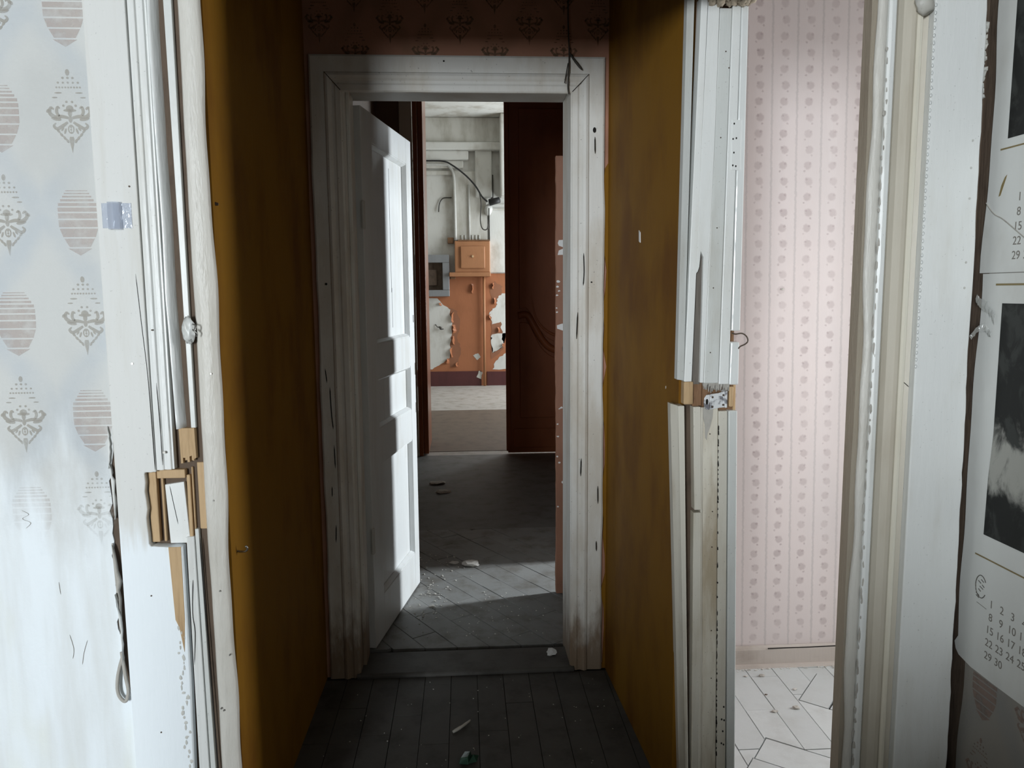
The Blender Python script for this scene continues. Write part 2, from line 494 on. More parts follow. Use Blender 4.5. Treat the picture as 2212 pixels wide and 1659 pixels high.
def subtract(poly, q):
    pieces, rest = [], poly
    for i in range(len(q)):
        a, b = q[i], q[(i + 1) % len(q)]
        nx, ny = b[1] - a[1], a[0] - b[0]
        d = nx * a[0] + ny * a[1]
        outp = half(rest, -nx, -ny, -d)
        if len(outp) > 2: pieces.append(outp)
        rest = half(rest, nx, ny, d)
        if len(rest) < 3: break
    return pieces

def area(p):
    return abs(sum(p[i][0] * p[(i + 1) % len(p)][1] - p[(i + 1) % len(p)][0] * p[i][1] for i in range(len(p)))) / 2

def plank_field(parent, reg, ang, w, ln, mat, gap=0.003, cut=(), seed=1, x_off=0.0, extra=()):
    q = random.Random(seed)
    x0, x1, y0, y1 = reg
    ca, sa = math.cos(ang), math.sin(ang)
    u, v = (ca, sa), (-sa, ca)            # u along the plank
    cs = [(x, y) for x in (x0, x1) for y in (y0, y1)]
    us = [p[0] * ca + p[1] * sa for p in cs]; vv = [-p[0] * sa + p[1] * ca for p in cs]
    k0 = math.floor((min(vv) - x_off) / w)
    todo = []
    for k in range(k0, math.ceil((max(vv) - x_off) / w) + 1):
        b = k * w + x_off
        a = min(us) - ln * (0.5 if k % 2 else 0.0) - q.uniform(0, 0.1)
        while a < max(us):
            l2 = ln * q.uniform(0.92, 1.08)
            o = (u[0] * (a + gap / 2) + v[0] * (b + gap / 2), u[1] * (a + gap / 2) + v[1] * (b + gap / 2))
            todo.append((rect_poly(o, u, v, l2 - gap, w - gap), True))
            a += l2
    todo += [(e, False) for e in extra]
    for poly, cutting in todo:
        for nx, ny, d in ((1, 0, x1), (-1, 0, -x0), (0, 1, y1), (0, -1, -y0)):
            poly = half(poly, nx, ny, d)
            if len(poly) < 3: break
        if len(poly) < 3 or area(poly) < 4e-4: continue
        ps = [poly]
        if cutting:
            for c in cut:
                ps = [r for p in ps for r in subtract(p, c)]
        ps = [p for p in ps if len(p) > 2 and area(p) > 2e-5]
        if not ps: continue
        z = q.uniform(-0.0012, 0.0012)
        m = MB()
        for p in ps: m.prism_z(p, -0.014, z)
        m.build('plank', mat, parent)

fl = struct(MB().box(-3.6, 1.25, -5.1, 1.86, -0.06, 0.0).build('floor', 'parquet_dark'), 'pale dusty floor of the room the picture is taken from')
fp = struct(MB().box(-0.57, 0.60, 1.86, 2.90, -0.06, -0.012).build('floor_passage', 'subfloor'), 'dark dirty plank floor of the narrow ochre passage')
plank_field(fp, (-0.57, 0.575, 1.86, 2.875), R(90), 0.101, 0.42, 'parquet_dark', 0.0022, seed=4, x_off=-0.029)
fk = struct(MB().box(0.60, 2.62, 1.86, 2.88, -0.06, -0.012).build('floor_pink_room', 'subfloor'), 'pale dusty parquet floor of the pink room')
uA, vA = (0.80, -0.60), (-0.60, -0.80)
A = rect_poly((0.993, 2.368), uA, vA, 0.36, 0.130)
B = rect_poly((1.209, 2.597), (0.64, 0.768), (0.768, -0.64), 0.240, 0.100)
B2 = rect_poly((1.292, 2.528), (0.64, 0.768), (0.768, -0.64), 0.30, 0.10)
A2 = rect_poly((0.908, 2.262), uA, vA, 0.40, 0.130)
Ag = rect_poly((0.993, 2.368), uA, vA, 0.36, 0.130, 0.004)
Bg = rect_poly((1.209, 2.597), (0.64, 0.768), (0.768, -0.64), 0.240, 0.100, 0.004)
B2g = rect_poly((1.292, 2.528), (0.64, 0.768), (0.768, -0.64), 0.30, 0.10, 0.004)
A2g = rect_poly((0.908, 2.262), uA, vA, 0.40, 0.130, 0.004)
plank_field(fk, (0.72, 2.60, 1.89, 2.868), R(90), 0.108, 0.52, 'parquet_pale', 0.0030, cut=(Ag, Bg, B2g, A2g), seed=9, x_off=-0.985, extra=(A, B, B2, A2))
fc = struct(MB().box(-0.75, 0.95, 2.90, 7.0, -0.06, -0.012).build('floor_corridor', 'subfloor'), 'dark scuffed corridor floor crossed by a strip of daylight')
plank_field(fc, (-0.75, 0.95, 3.12, 4.75), R(-58), 0.115, 0.46, 'parquet_grey', 0.0035, seed=14)
MB().box(-0.75, 0.95, 4.752, 7.0, -0.012, 0.0).build('worn_covering', 'lino_grey', fc)
struct(MB().box(-3.0, 3.0, 7.0, 12.4, -0.06, 0.0).build('floor_far_room', 'far_floor'), 'pale dusty floor of the far room')
MB().box(-2.9, 2.9, 7.16, 9.70, 0.0, 0.004).build('brown_shade_covering', 'far_lino_shade', bpy.data.objects['floor_far_room'])  # brown covering with shade painted in, ending where the window light begins
struct(MB().box(0.95, 3.6, 3.1, 5.6, -0.06, 0.0).build('floor_side_room', 'parquet_grey'), 'grey floor of the side room off the corridor')
th = struct(MB().prism_x([(2.872, 0.0), (2.872, 0.010), (2.880, 0.018), (3.055, 0.018), (3.070, 0.0)], -0.44, 0.415).build('trim_threshold', 'parquet_dark', bevel=0.002), 'worn dark wooden threshold board of the white door')

# ------------------------------------------------------------------ walls and ceilings
wf = struct(MB().box(-3.6, -0.600, 1.804, 1.88, 0, 3.3).build('wall_front_left', 'dark_plaster'), 'wall with pale damask wallpaper left of the wide opening')
struct(MB().box(-0.600, 0.99, 1.804, 1.88, 2.205, 3.3).build('wall_front_header', 'room_plaster'), 'plaster wall above the wide opening')
struct(MB().box(0.990, 2.75, 1.834, 1.88, 0, 3.3).build('wall_front_right', 'dark_plaster'), 'narrow wall between the wide opening and the calendar wall')
wr = struct(MB().box(1.25, 1.40, -5.15, 1.834, 0, 3.3).build('wall_right', 'dark_plaster'), 'side wall with stained wallpaper behind the calendar sheets')
struct(MB().box(-3.75, -3.6, -5.15, 1.88, 0, 3.3).build('wall_left', 'room_plaster'), 'plain plaster wall of the near room')
m = MB()
m.box(-3.6, -3.20, -5.15, -5.0, 0, 3.3).box(-2.0, 1.25, -5.15, -5.0, 0, 3.3).box(-3.20, -2.0, -5.15, -5.0, 0, 0.75).box(-3.20, -2.0, -5.15, -5.0, 2.75, 3.3)
struct(m.build('wall_rear', 'room_plaster'), 'wall with the window that lights the near room')
struct(MB().box(-1.22, 0.20, -0.85, -0.55, 0, 1.08).build('wall_low_blocker', 'room_plaster', bevel=0.01), 'added half-height light blocker behind the viewpoint, shading the lower passage and post')  # unseen wall added to keep window light off the lower passage and post
struct(MB().box(-3.75, 2.75, -5.15, 3.1, 3.3, 3.4).build('ceiling', 'room_plaster'), 'plaster ceiling of the near rooms')

wpl = struct(MB().prism_z([(-0.75, 1.832), (-0.570, 1.832), (-0.557, 2.90), (-0.75, 2.90)], 0, 3.3).build('wall_passage_left', 'ochre_wall'), 'ochre painted wall of the dark passage, its near edge catching daylight')
wpr = struct(MB().prism_z([(0.577, 2.034), (0.602, 2.034), (0.602, 2.10), (0.655, 2.10), (0.655, 2.90), (0.541, 2.90)], 0, 3.3).build('wall_passage_right', 'ochre_wall'), 'ochre painted partition between the passage and the pink room')
MB().box(0.655, 0.715, 2.10, 2.87, 0, 3.3).build('papered_face', 'rosette_paper', wpr)
m = MB()
m.box(-0.75, -0.449, 2.90, 3.10, 0, 3.3).box(0.424, 0.70, 2.90, 3.10, 0, 3.3).box(-0.449, 0.424, 2.90, 3.10, 2.262, 3.3)
wb = struct(m.build('wall_passage_end', 'damask_paper_brown'), 'end wall of the passage with brown damask wallpaper above the door')
st = [(0.500, 0.0)] + ragged((0.531, 0.02), (0.529, 1.95), 26, 0.010, 5) + [(0.56, 2.0), (0.575, 2.0), (0.575, 0.0)]
MB().prism_y(st, 2.893, 2.901).build('paint_edge', 'ochre_wall', wb)

wk = struct(MB().box(0.70, 2.75, 2.87, 3.10, 0, 3.3).build('wall_pink_room', 'rosette_paper'), 'pink wallpaper with columns of rosettes in the room behind the post')
m = MB()
m.box(2.6, 2.75, 1.88, 1.90, 0, 3.3).box(2.6, 2.75, 2.23, 2.87, 0, 3.3).box(2.6, 2.75, 1.90, 2.23, 0, 0.35).box(2.6, 2.75, 1.90, 2.23, 2.42, 3.3)
struct(m.build('wall_pink_room_side', 'room_plaster'), 'side wall of the pink room with its window')

struct(MB().box(-0.90, -0.75, 3.10, 7.0, 0, 3.6).build('wall_corridor_left', 'corridor_wall'), 'dark brown corridor wall behind the white door')
m = MB()
m.box(0.95, 1.07, 3.10, 3.69, 0, 3.6).box(0.95, 1.07, 4.17, 7.0, 0, 3.6).box(0.95, 1.07, 3.69, 4.17, 2.17, 3.6)
struct(m.build('wall_corridor_right', 'corridor_wall'), 'corridor wall with the narrow doorway that lets daylight in')
struct(MB().box(-0.90, 1.07, 3.10, 7.15, 3.6, 3.7).build('ceiling_corridor', 'room_plaster'), 'plaster ceiling of the corridor')
m = MB()
m.box(1.07, 3.5, 3.10, 3.2, 0, 3.4).box(1.07, 3.5, 5.5, 5.6, 0, 3.4).box(3.5, 3.62, 3.1, 4.29, 0, 3.4).box(3.5, 3.62, 4.55, 5.6, 0, 3.4).box(3.5, 3.62, 4.29, 4.55, 0, 0.80).box(3.5, 3.62, 4.29, 4.55, 2.70, 3.4).box(1.07, 3.62, 3.1, 5.6, 3.4, 3.5)
struct(m.build('wall_side_room', 'room_plaster'), 'walls of the side room beside the corridor')
m = MB()
m.box(-0.75, -0.47, 7.0, 7.15, 0, 3.7).box(1.03, 1.07, 7.0, 7.15, 0, 3.7).box(-0.47, 1.03, 7.0, 7.15, 3.42, 3.7)
we = struct(m.build('wall_corridor_end', 'corridor_wall'), 'end wall of the corridor around the tall brown double door')
struct(MB().box(-0.545, -0.435, 6.965, 7.0, 0, 3.5).build('trim_corridor_casing', 'taupe_paint', bevel=0.006), 'dull beige door casing at the far end of the corridor')
wfar = struct(MB().box(-3.0, 3.0, 12.30, 12.45, 0, 4.3).build('wall_far', 'far_white'), 'far wall, white above and brown below, with the fuse cabinet')
m = MB()
m.box(3.0, 3.15, 7.0, 9.80, 0, 4.3).box(3.0, 3.15, 12.1, 12.45, 0, 4.3).box(3.0, 3.15, 9.80, 12.1, 0, 0.85).box(3.0, 3.15, 9.80, 12.1, 3.55, 4.3)
struct(m.build('wall_far_right', 'far_white'), 'side wall of the far room with its window')
struct(MB().box(-3.15, -3.0, 7.0, 12.45, 0, 4.3).build('wall_far_left', 'far_white'), 'plain side wall of the far room')
m = MB(); m.box(-3.0, -0.75, 7.0, 7.15, 0, 4.3).box(1.07, 3.0, 7.0, 7.15, 0, 4.3).box(-0.75, 1.07, 7.05, 7.15, 3.7, 4.3)
struct(m.build('wall_far_near', 'far_white'), 'wall of the far room around the tall double door')
struct(MB().box(-3.15, 3.15, 7.0, 12.45, 4.16, 4.3).build('ceiling_far_room', 'far_white'), 'white ceiling of the far room')

# window frames out of the picture
def window(name, axis, c, a0, a1, z0, z1, label):
    w = root(name, (c, (a0 + a1) / 2, z0) if axis == 'x' else ((a0 + a1) / 2, c, z0))
    def bar(nm, p0, p1, q0, q1):
        m = MB()
        if axis == 'x': m.box(c - 0.02, c + 0.02, p0, p1, q0, q1)
        else: m.box(p0, p1, c - 0.02, c + 0.02, q0, q1)
        m.build(nm, 'white_grey', w)
    bar('frame_stile', a0, a0 + 0.05, z0, z1); bar('frame_stile', a1 - 0.05, a1, z0, z1)
    bar('frame_rail', a0 + 0.05, a1 - 0.05, z0, z0 + 0.05); bar('frame_rail', a0 + 0.05, a1 - 0.05, z1 - 0.05, z1)
    struct(w, label)
window('window_1', 'y', -5.125, -3.20, -2.0, 0.75, 2.75, 'white framed window of the near room')
window('window_2', 'x', 2.73, 1.90, 2.23, 0.35, 2.42, 'white framed window of the pink room')
window('window_3', 'x', 3.60, 4.29, 4.55, 0.80, 2.70, 'narrow white framed window of the side room')
window('window_4', 'x', 3.12, 9.80, 12.1, 0.85, 3.55, 'white framed window of the far room')

# ------------------------------------------------------------------ near wallpaper, torn along the casing
def tear(z):
    if z > 1.21 or z < 0.50: return -0.797
    k = math.sin((1.21 - z) / 0.71 * math.pi) ** 0.6
    return -0.806 - 0.026 * k
poly = [(-3.6, 0.0), (-0.797, 0.0)]
q = random.Random(3)
z = 0.02
while z < 3.28:
    x = tear(z)
    poly.append((x + (q.uniform(-0.005, 0.005) if x < -0.80 else 0), z))
    z += 0.018 if 0.46 < z < 1.24 else 0.2
poly += [(-0.797, 3.3), (-3.6, 3.3)]
sheet = MB().prism_y(poly, 1.800, 1.8045).build('wallpaper_sheet', 'damask_paper', wf)

def ell(cx, cz, rx, rz, rot=0.0, n=12):
    c, s = math.cos(rot), math.sin(rot)
    return [(cx + rx * math.cos(a) * c - rz * math.sin(a) * s, cz + rx * math.cos(a) * s + rz * math.sin(a) * c) for a in [2 * math.pi * k / n for k in range(n)]]

def stroke(pts, w):
    """flat ribbon along pts with tapering width: list of quads"""
    P = [Vector((p[0], 0, p[1])) for p in bez([(a, 0, b) for a, b in pts], 5)] if False else bez([(a, 0, b) for a, b in pts], 5)
    L, Rr = [], []
    for i, p in enumerate(P):
        d = (P[min(i + 1, len(P) - 1)] - P[max(i - 1, 0)]).normalized()
        n = Vector((-d.z, 0, d.x))
        k = i / (len(P) - 1)
        ww = w * (0.35 + 0.65 * math.sin(math.pi * min(1, 0.15 + k * 0.85)))
        L.append((p.x + n.x * ww, p.z + n.z * ww)); Rr.append((p.x - n.x * ww, p.z - n.z * ww))
    return [[L[i], L[i + 1], Rr[i + 1], Rr[i]] for i in range(len(P) - 1)]

def ring(cx, cz, r_, w, n=12):
    out = []
    for k in range(n):
        a, b = 2 * math.pi * k / n, 2 * math.pi * (k + 1) / n
        out.append([(cx + (r_ + w) * math.cos(a), cz + (r_ * 1.5 + w) * math.sin(a)), (cx + (r_ + w) * math.cos(b), cz + (r_ * 1.5 + w) * math.sin(b)), (cx + (r_ - w) * math.cos(b), cz + (r_ * 1.5 - w) * math.sin(b)), (cx + (r_ - w) * math.cos(a), cz + (r_ * 1.5 - w) * math.sin(a))])
    return out

def gold_polys():
    P = [ell(0, -0.007, 0.0045, 0.007)]
    for row, n, r_ in ((-0.0185, 3, 0.0026), (-0.0285, 5, 0.0022), (-0.0385, 9, 0.0020)):
        for k in range(n): P.append(ell((k - (n - 1) / 2) * (0.0105 if n < 9 else 0.0062), row, r_ * 1.1, r_))
    for s in (-1, 1):
        P.append(ell(s * 0.022, -0.050, 0.008, 0.0018)); P.append(ell(s * 0.030, -0.060, 0.006, 0.0016))
        for dx, dz in ((0.006, -0.069), (0.013, -0.077)): P.append(ell(s * dx, dz, 0.0026, 0.0026))
        P += stroke([(s * 0.004, -0.103), (s * 0.018, -0.100), (s * 0.033, -0.101), (s * 0.043, -0.092), (s * 0.040, -0.081), (s * 0.034, -0.085)], 0.0042)
        P += stroke([(s * 0.020, -0.103), (s * 0.028, -0.092), (s * 0.026, -0.080), (s * 0.021, -0.083)], 0.0032)
        P.append(ell(s * 0.030, -0.105, 0.011, 0.004, s * 0.2)); P.append(ell(s * 0.046, -0.088, 0.005, 0.0035, s * -0.8))
        P += stroke([(s * 0.006, -0.112), (s * 0.016, -0.119), (s * 0.029, -0.126), (s * 0.036, -0.120), (s * 0.031, -0.114)], 0.0036)
        for ex, ez, ea in ((0.027, -0.131, 0.9), (0.021, -0.139, 0.9), (0.0145, -0.146, 1.0), (0.009, -0.152, 1.1)):
            P.append(ell(s * ex, ez, 0.0052, 0.0026, s * ea))
        P.append(ell(s * 0.0125, -0.131, 0.0065, 0.0022, s * -1.25)); P.append(ell(s * 0.018, -0.127, 0.0048, 0.0020, s * -0.9))
    P += [ell(0, -0.083, 0.008, 0.007), ell(0, -0.093, 0.0045, 0.008), ell(0, -0.087, 0.014, 0.0035)]
    P += ring(0, -0.127, 0.0058, 0.0013)
    P += [ell(0, -0.106, 0.0042, 0.0075), ell(0, -0.122, 0.0022, 0.0028), ell(0, -0.128, 0.0022, 0.0028), ell(0, -0.134, 0.0018, 0.0024)]
    P.append([(-0.0055, -0.150), (0.0, -0.178), (0.0055, -0.150), (0.004, -0.143), (-0.004, -0.143)])
    return P

def pink_polys():
    P = []
    z = 0.143; h = 0.0022
    while z > 0.024:
        k = (0.143 - z) / 0.12
        w = 0.043 * (1 - max(0, (k - 0.62) / 0.38) ** 1.6 * 0.42) * (0.55 + 0.45 * min(1, k * 4))
        w2 = 0.043 * (1 - max(0, (k + h * 8 - 0.62) / 0.38) ** 1.6 * 0.42) * (0.55 + 0.45 * min(1, k * 4))
        P.append([(-w2, z - h), (w2, z - h), (w, z), (-w, z)])
        z -= h + 0.0034
        h = min(0.0185, h * 1.32)
    P.append([(-0.026, z + 0.0), (0.0, 0.0), (0.026, z + 0.0)])
    return P

def decal_mesh(name, polys, mat):
    me = bpy.data.meshes.new(name)
    v, f = [], []
    for i, p in enumerate(polys):
        k = len(v); v += [(a, -0.00002 * (i % 7), b) for a, b in p]; f.append(tuple(range(k, k + len(p))))
    me.from_pydata(v, [], f)
    me.materials.append(M[mat])
    return me
GOLD, PINK = gold_polys(), pink_polys()
me_gold, me_pink = decal_mesh('gold_motif', GOLD, 'ink_gold'), decal_mesh('pink_motif', PINK, 'ink_pink')
me_gold_b = decal_mesh('gold_motif_brown', GOLD, 'ink_gold_brown')
me_pink_s, me_gold_s = decal_mesh('pink_motif_side', PINK, 'ink_pink_side'), decal_mesh('gold_motif_side', GOLD, 'ink_pink_side')

def put_decal(me, name, loc, parent, rz=0.0):
    o = bpy.data.objects.new(name, me); COL.objects.link(o)
    o.parent = parent; o.location = Vector(loc) - WL[parent.name]; o.rotation_euler = (0, 0, rz)
for k in range(6):
    for n in range(-3, 5):
        zt = 1.988 - 0.447 * n - (0.2235 if k % 2 else 0.0)
        if 0.85 < zt < 2.9: put_decal(me_gold, 'wallpaper_print', (-0.856 - 0.152 * k, 1.7993, zt), wf)
        if 0.75 < zt + 0.046 < 2.9: put_decal(me_pink, 'wallpaper_print', (-0.855 - 0.152 * k, 1.7993, zt + 0.046), wf)
for k in range(9):
    for n in range(2):
        put_decal(me_gold_b, 'wallpaper_print', (-0.50 + 0.125 * k, 2.8992, 2.56 + 0.21 * n - (0.105 if k % 2 else 0)), wb)
side_sheet = MB().prism_x([(-5.0, 0.0), (-5.0, 3.3), (1.775, 3.3)] + [(1.775 + 0.012 * wob(zz, 1, 2.0), zz) for zz in [3.2 - 0.05 * i for i in range(64)]] + [(1.775, 0.0)], 1.2475, 1.2501).build('wallpaper_sheet', 'damask_paper_side', wr)
for k in range(5):
    for n in range(7):
        zt = 0.452 + 0.447 * n - (0.2235 if k % 2 else 0)
        put_decal(me_pink_s, 'wallpaper_print', (1.2469, 1.69 - 0.152 * k, zt), wr, R(-90))
        put_decal(me_gold_s, 'wallpaper_print', (1.2469, 1.69 - 0.152 * k, zt - 0.046), wr, R(-90))

def crack(parent, pts, y, w=0.0007, mat='dark_hole', name='crack'):
    m = MB()
    P = bez([(a, 0, b) for a, b in pts], 4)
    L = [(p.x - w * (1 if 0 < i < len(P) - 1 else 0.2), p.z) for i, p in enumerate(P)]
    Rr = [(p.x + w * (1 if 0 < i < len(P) - 1 else 0.2), p.z) for i, p in enumerate(P)]
    for i in range(len(P) - 1):
        m.prism_y([L[i], Rr[i], Rr[i + 1], L[i + 1]], y - 0.0003, y + 0.0006)
    return m.build(name, mat, parent)
# torn paper flaps and the rag loop in the gap beside the casing
def flap(parent, x0, z0, x1, z1, w, curl, seed, mat='paper'):
    q = random.Random(seed); m = MB(); rows = []
    n = 10
    for i in range(n + 1):
        k = i / n
        cx, cz = x0 + (x1 - x0) * k, z0 + (z1 - z0) * k
        ww = w * math.sin(math.pi * (0.12 + 0.8 * k)) * q.uniform(0.7, 1.15)
        rows.append([(cx, 1.7995, cz), (cx + ww * 0.5, 1.7995 - curl * 0.5, cz + q.uniform(-0.002, 0.002)), (cx + ww, 1.7995 - curl * q.uniform(0.6, 1.2), cz + q.uniform(-0.004, 0.004)), (cx + ww * 0.6, 1.7995 - curl * 1.25, cz)])
    v = [p for r_ in rows for p in r_]; f = []
    for i in range(n):
        for j in range(3): f.append((i * 4 + j, i * 4 + j + 1, i * 4 + j + 5, i * 4 + j + 4))
    m.add(v, f)
    m.build('torn_paper', mat, parent, smooth=True)
flap(wf, -0.826, 1.11, -0.822, 0.98, 0.014, 0.006, 1)
flap(wf, -0.834, 0.92, -0.828, 0.70, 0.018, 0.008, 2, 'grey_rag')
flap(wf, -0.832, 0.80, -0.826, 0.62, 0.013, 0.010, 3, 'paper')
flap(wf, -0.824, 1.20, -0.828, 1.10, 0.008, 0.004, 4)
for pts in ([(-1.03, 1.005), (-1.015, 0.995), (-1.03, 0.985), (-1.012, 0.975), (-1.024, 0.962)], [(-0.945, 0.70), (-0.938, 0.665), (-0.942, 0.64)], [(-0.905, 0.685), (-0.915, 0.655), (-0.921, 0.625)], [(-0.960, 0.83), (-0.958, 0.80)]):
    crack(wf, pts, 1.7995, 0.0006, 'grey_ink', 'pencil_mark')
lp = bez([(-0.824, 1.795, 0.645), (-0.836, 1.790, 0.60), (-0.838, 1.788, 0.555), (-0.822, 1.786, 0.535), (-0.814, 1.788, 0.56), (-0.820, 1.790, 0.605), (-0.826, 1.795, 0.655)], 6)
tag(MB().tube(lp, 0.0042, 7).build('cloth_loop', 'grey_rag', smooth=True), 'grey twisted cloth loop stuck in the torn gap beside the left casing', 'cloth')

# ------------------------------------------------------------------ left casing of the wide opening
def vboard(parent, name, mat, z0, z1, x0b, x1b, x0t, x1t, yf, yb, bevel=0.0015, yl=None, yr=None):
    """upright board; left / right edges given at its bottom and its top, yl / yr = front depth at the left / right edge"""
    yl = yf if yl is None else yl; yr = yf if yr is None else yr
    m = MB().hexa([(x0b, yl, z0), (x1b, yr, z0), (x1b, yb, z0), (x0b, yb, z0), (x0t, yl, z1), (x1t, yr, z1), (x1t, yb, z1), (x0t, yb, z1)])
    return m.build(name, mat, parent, bevel)

TOP = 2.19
cl = struct(root('trim_casing_left', (-0.70, 1.79, 0)), 'white painted door casing on the left with a splintered lock mortise')
pb = [(-0.803, 0.0), (-0.676, 0.0), (-0.664, 0.60)] + [(-0.664, 0.90)] + ragged((-0.664, 0.915), (-0.734, 0.918), 8, 0.003, 8)
pb += ragged((-0.738, 0.925), (-0.738, 1.090), 8, 0.002, 9) + ragged((-0.736, 1.094), (-0.712, 1.094), 4, 0.002, 10) + [(-0.713, 1.2), (-0.714, TOP), (-0.803, TOP)]
MB().prism_y(pb, 1.774, 1.803).build('casing_board', 'white_casing_washed', cl, bevel=0.002)
# moulded middle band
def band_secs(z):
    return [(-0.7115, 1.803), (-0.7115, 1.779), (-0.703, 1.776), (-0.697, 1.777), (-0.694, 1.782), (-0.688, 1.780), (-0.680, 1.781), (-0.678, 1.786), (-0.674, 1.786), (-0.6735, 1.803)]
MB().loft([[(x, y, z) for x, y in band_secs(z)] for z in (1.098, TOP)]).build('moulding', 'white_casing', cl, bevel=0.0008, seg=1)
gs = [(-0.671, 1.812), (-0.671, 1.784), (-0.6685, 1.7800), (-0.6640, 1.7842), (-0.6600, 1.7897), (-0.6565, 1.7962), (-0.6535, 1.8035), (-0.6515, 1.812)]
m = MB().loft([[(x + 0.0025 * wob(z, 1, 0.4) + (0.006 if z < 1.5 else 0.0) * (1.5 - z) / 0.31, y + 0.0012 * wob(z * 2, 1, 1.7), z) for x, y in gs] for z in [1.192 + (TOP - 1.192) * i / 60 for i in range(61)]])
m.build('glossy_strip', 'white_gloss', cl, smooth=True)
vboard(cl, 'inner_strip', 'white_grey', 1.192, TOP, -0.6345, -0.6235, -0.6415, -0.6235, 1.794, 1.806)
vboard(cl, 'groove_back', 'taupe_paint', 0.0, TOP, -0.700, -0.590, -0.700, -0.590, 1.812, 1.832, 0.0)
# splintered wood and the mortise
m = MB()
for i in range(7):
    x = -0.660 + i * 0.0050
    zb = 1.108 + rnd.uniform(-0.008, 0.014) + 0.003 * i
    m.hexa([(x, 1.790, zb), (x + 0.0046, 1.791, zb + rnd.uniform(-0.004, 0.004)), (x + 0.0046, 1.806, zb), (x, 1.806, zb), (x, 1.787, 1.193), (x + 0.0046, 1.788, 1.193), (x + 0.0046, 1.806, 1.193), (x, 1.806, 1.193)])
m.build('splintered_wood', 'raw_wood', cl)
m = MB()
m.box(-0.7375, -0.598, 1.824, 1.831, 0.915, 1.196).box(-0.7375, -0.7185, 1.790, 1.824, 0.924, 1.091).box(-0.716, -0.652, 1.788, 1.824, 1.076, 1.096)
m.box(-0.7095, -0.7045, 1.794, 1.824, 0.924, 1.078).box(-0.651, -0.643, 1.793, 1.824, 0.925, 1.082).box(-0.6405, -0.637, 1.797, 1.824, 0.93, 1.10).box(-0.628, -0.612, 1.800, 1.824, 0.95, 1.11)
m.build('mortise_wood', 'raw_wood', cl, bevel=0.0012, seg=1)
MB().hexa([(-0.696, 1.793, 0.919), (-0.650, 1.793, 0.919), (-0.650, 1.822, 0.919), (-0.696, 1.822, 0.919), (-0.701, 1.793, 1.060), (-0.657, 1.793, 1.066), (-0.657, 1.822, 1.066), (-0.701, 1.822, 1.060)]).build('painted_block', 'white_casing', cl, bevel=0.0015)
MB().box(-0.7365, -0.61, 1.8225, 1.8245, 0.918, 1.092).build('mortise_shadow', 'brown_wood', cl)
MB().prism_y([(-0.694, 0.916), (-0.666, 0.916), (-0.667, 0.74), (-0.672, 0.66), (-0.680, 0.72), (-0.688, 0.74)], 1.7725, 1.7745).build('bare_wood_patch', 'raw_wood', cl)
m = MB(); q = random.Random(21)
for i in range(46):
    z = 0.72 - i * 0.0125; x = -0.678 + 0.004 * math.sin(i) + q.uniform(-0.006, 0.004)
    m.blob((x, 1.7735, z), (q.uniform(0.002, 0.005), 0.0012, q.uniform(0.003, 0.008)), i, 0.4, 1)
m.build('plaster_crust', 'old_white', cl)
vboard(cl, 'inner_strip', 'white_casing', 0.0, 0.935, -0.660, -0.634, -0.657, -0.640, 1.786, 1.812, 0.002, yl=1.786, yr=1.790)
vboard(cl, 'inner_strip', 'white_grey', 0.0, 0.952, -0.632, -0.618, -0.639, -0.630, 1.793, 1.816, 0.0015)
for x, z, r_ in ((-0.748, 1.345, 0.0028), (-0.729, 1.735, 0.002), (-0.690, 1.14, 0.003), (-0.74, 0.80, 0.0018), (-0.738, 0.46, 0.0018), (-0.70, 1.42, 0.0018)):
    MB().disc_y(x, z, r_, r_, 1.7725, 1.7765, 10).build('nail_head', 'rust_nail' if r_ < 0.0025 else 'steel', cl)
# long drying cracks
crack(cl, [(-0.728, 1.545), (-0.722, 1.43), (-0.716, 1.32), (-0.714, 1.2), (-0.713, 1.10)], 1.774)
crack(cl, [(-0.699, 1.30), (-0.697, 1.2), (-0.6965, 1.11)], 1.7765)
crack(cl, [(-0.690, 1.057), (-0.683, 1.01), (-0.676, 0.965)], 1.793)
crack(cl, [(-0.648, 0.83), (-0.653, 0.75), (-0.650, 0.70), (-0.656, 0.62)], 1.7865)
crack(cl, [(-0.628, 0.93), (-0.626, 0.80), (-0.622, 0.62), (-0.615, 0.3)], 1.7925, 0.0012)

# leatherette edging strips
def leather(name, side, parent, mat, seed):
    secs = []
    n = 90
    for i in range(n + 1):
        z = TOP * i / n
        w = 0.0055 * wob(z * 1.1, 1, seed)
        b = 0.003 * wob(z * 1.7, 1, seed + 2)
        if side < 0:
            e = -0.5665 + w * (1.0 if z > 0.2 else 0.4)
            s = 0.0 if z > 1.0 else 0.004 * math.sin((1.0 - z) * 2.2)
            secs.append([(-0.612 + s, 1.818, z), (-0.613 + s, 1.800 + b, z), (-0.608 + s, 1.793 + b, z), (-0.595, 1.791 + b, z), (-0.580, 1.793 - b, z), (e - 0.003, 1.796, z), (e, 1.801, z), (e, 1.812, z), (e - 0.006, 1.834, z), (-0.60, 1.834, z)])
        else:
            e = 0.955 + w * 1.3
            secs.append([(0.980, 1.8005, z), (0.981, 1.796 - b * 0.5, z), (0.977, 1.791 - b * 0.5, z), (0.970, 1.789 - b * 0.5, z), (e + 0.006, 1.790 + b * 0.4, z), (e + 0.001, 1.794, z), (e, 1.798, z), (e + 0.002, 1.8005, z)])
    return MB().loft(secs).build(name, mat, parent, smooth=True)
leather('leatherette_strip', -1, cl, 'leatherette', 0.3)
for x, z in ((-0.581, 1.318), (-0.588, 0.80), (-0.573, 0.64), (-0.592, 1.02), (-0.600, 0.505), (-0.594, 0.50)):
    MB().disc_y(x, z, 0.0020, 0.0020, 1.7885, 1.793, 9).build('upholstery_nail', 'steel', cl)
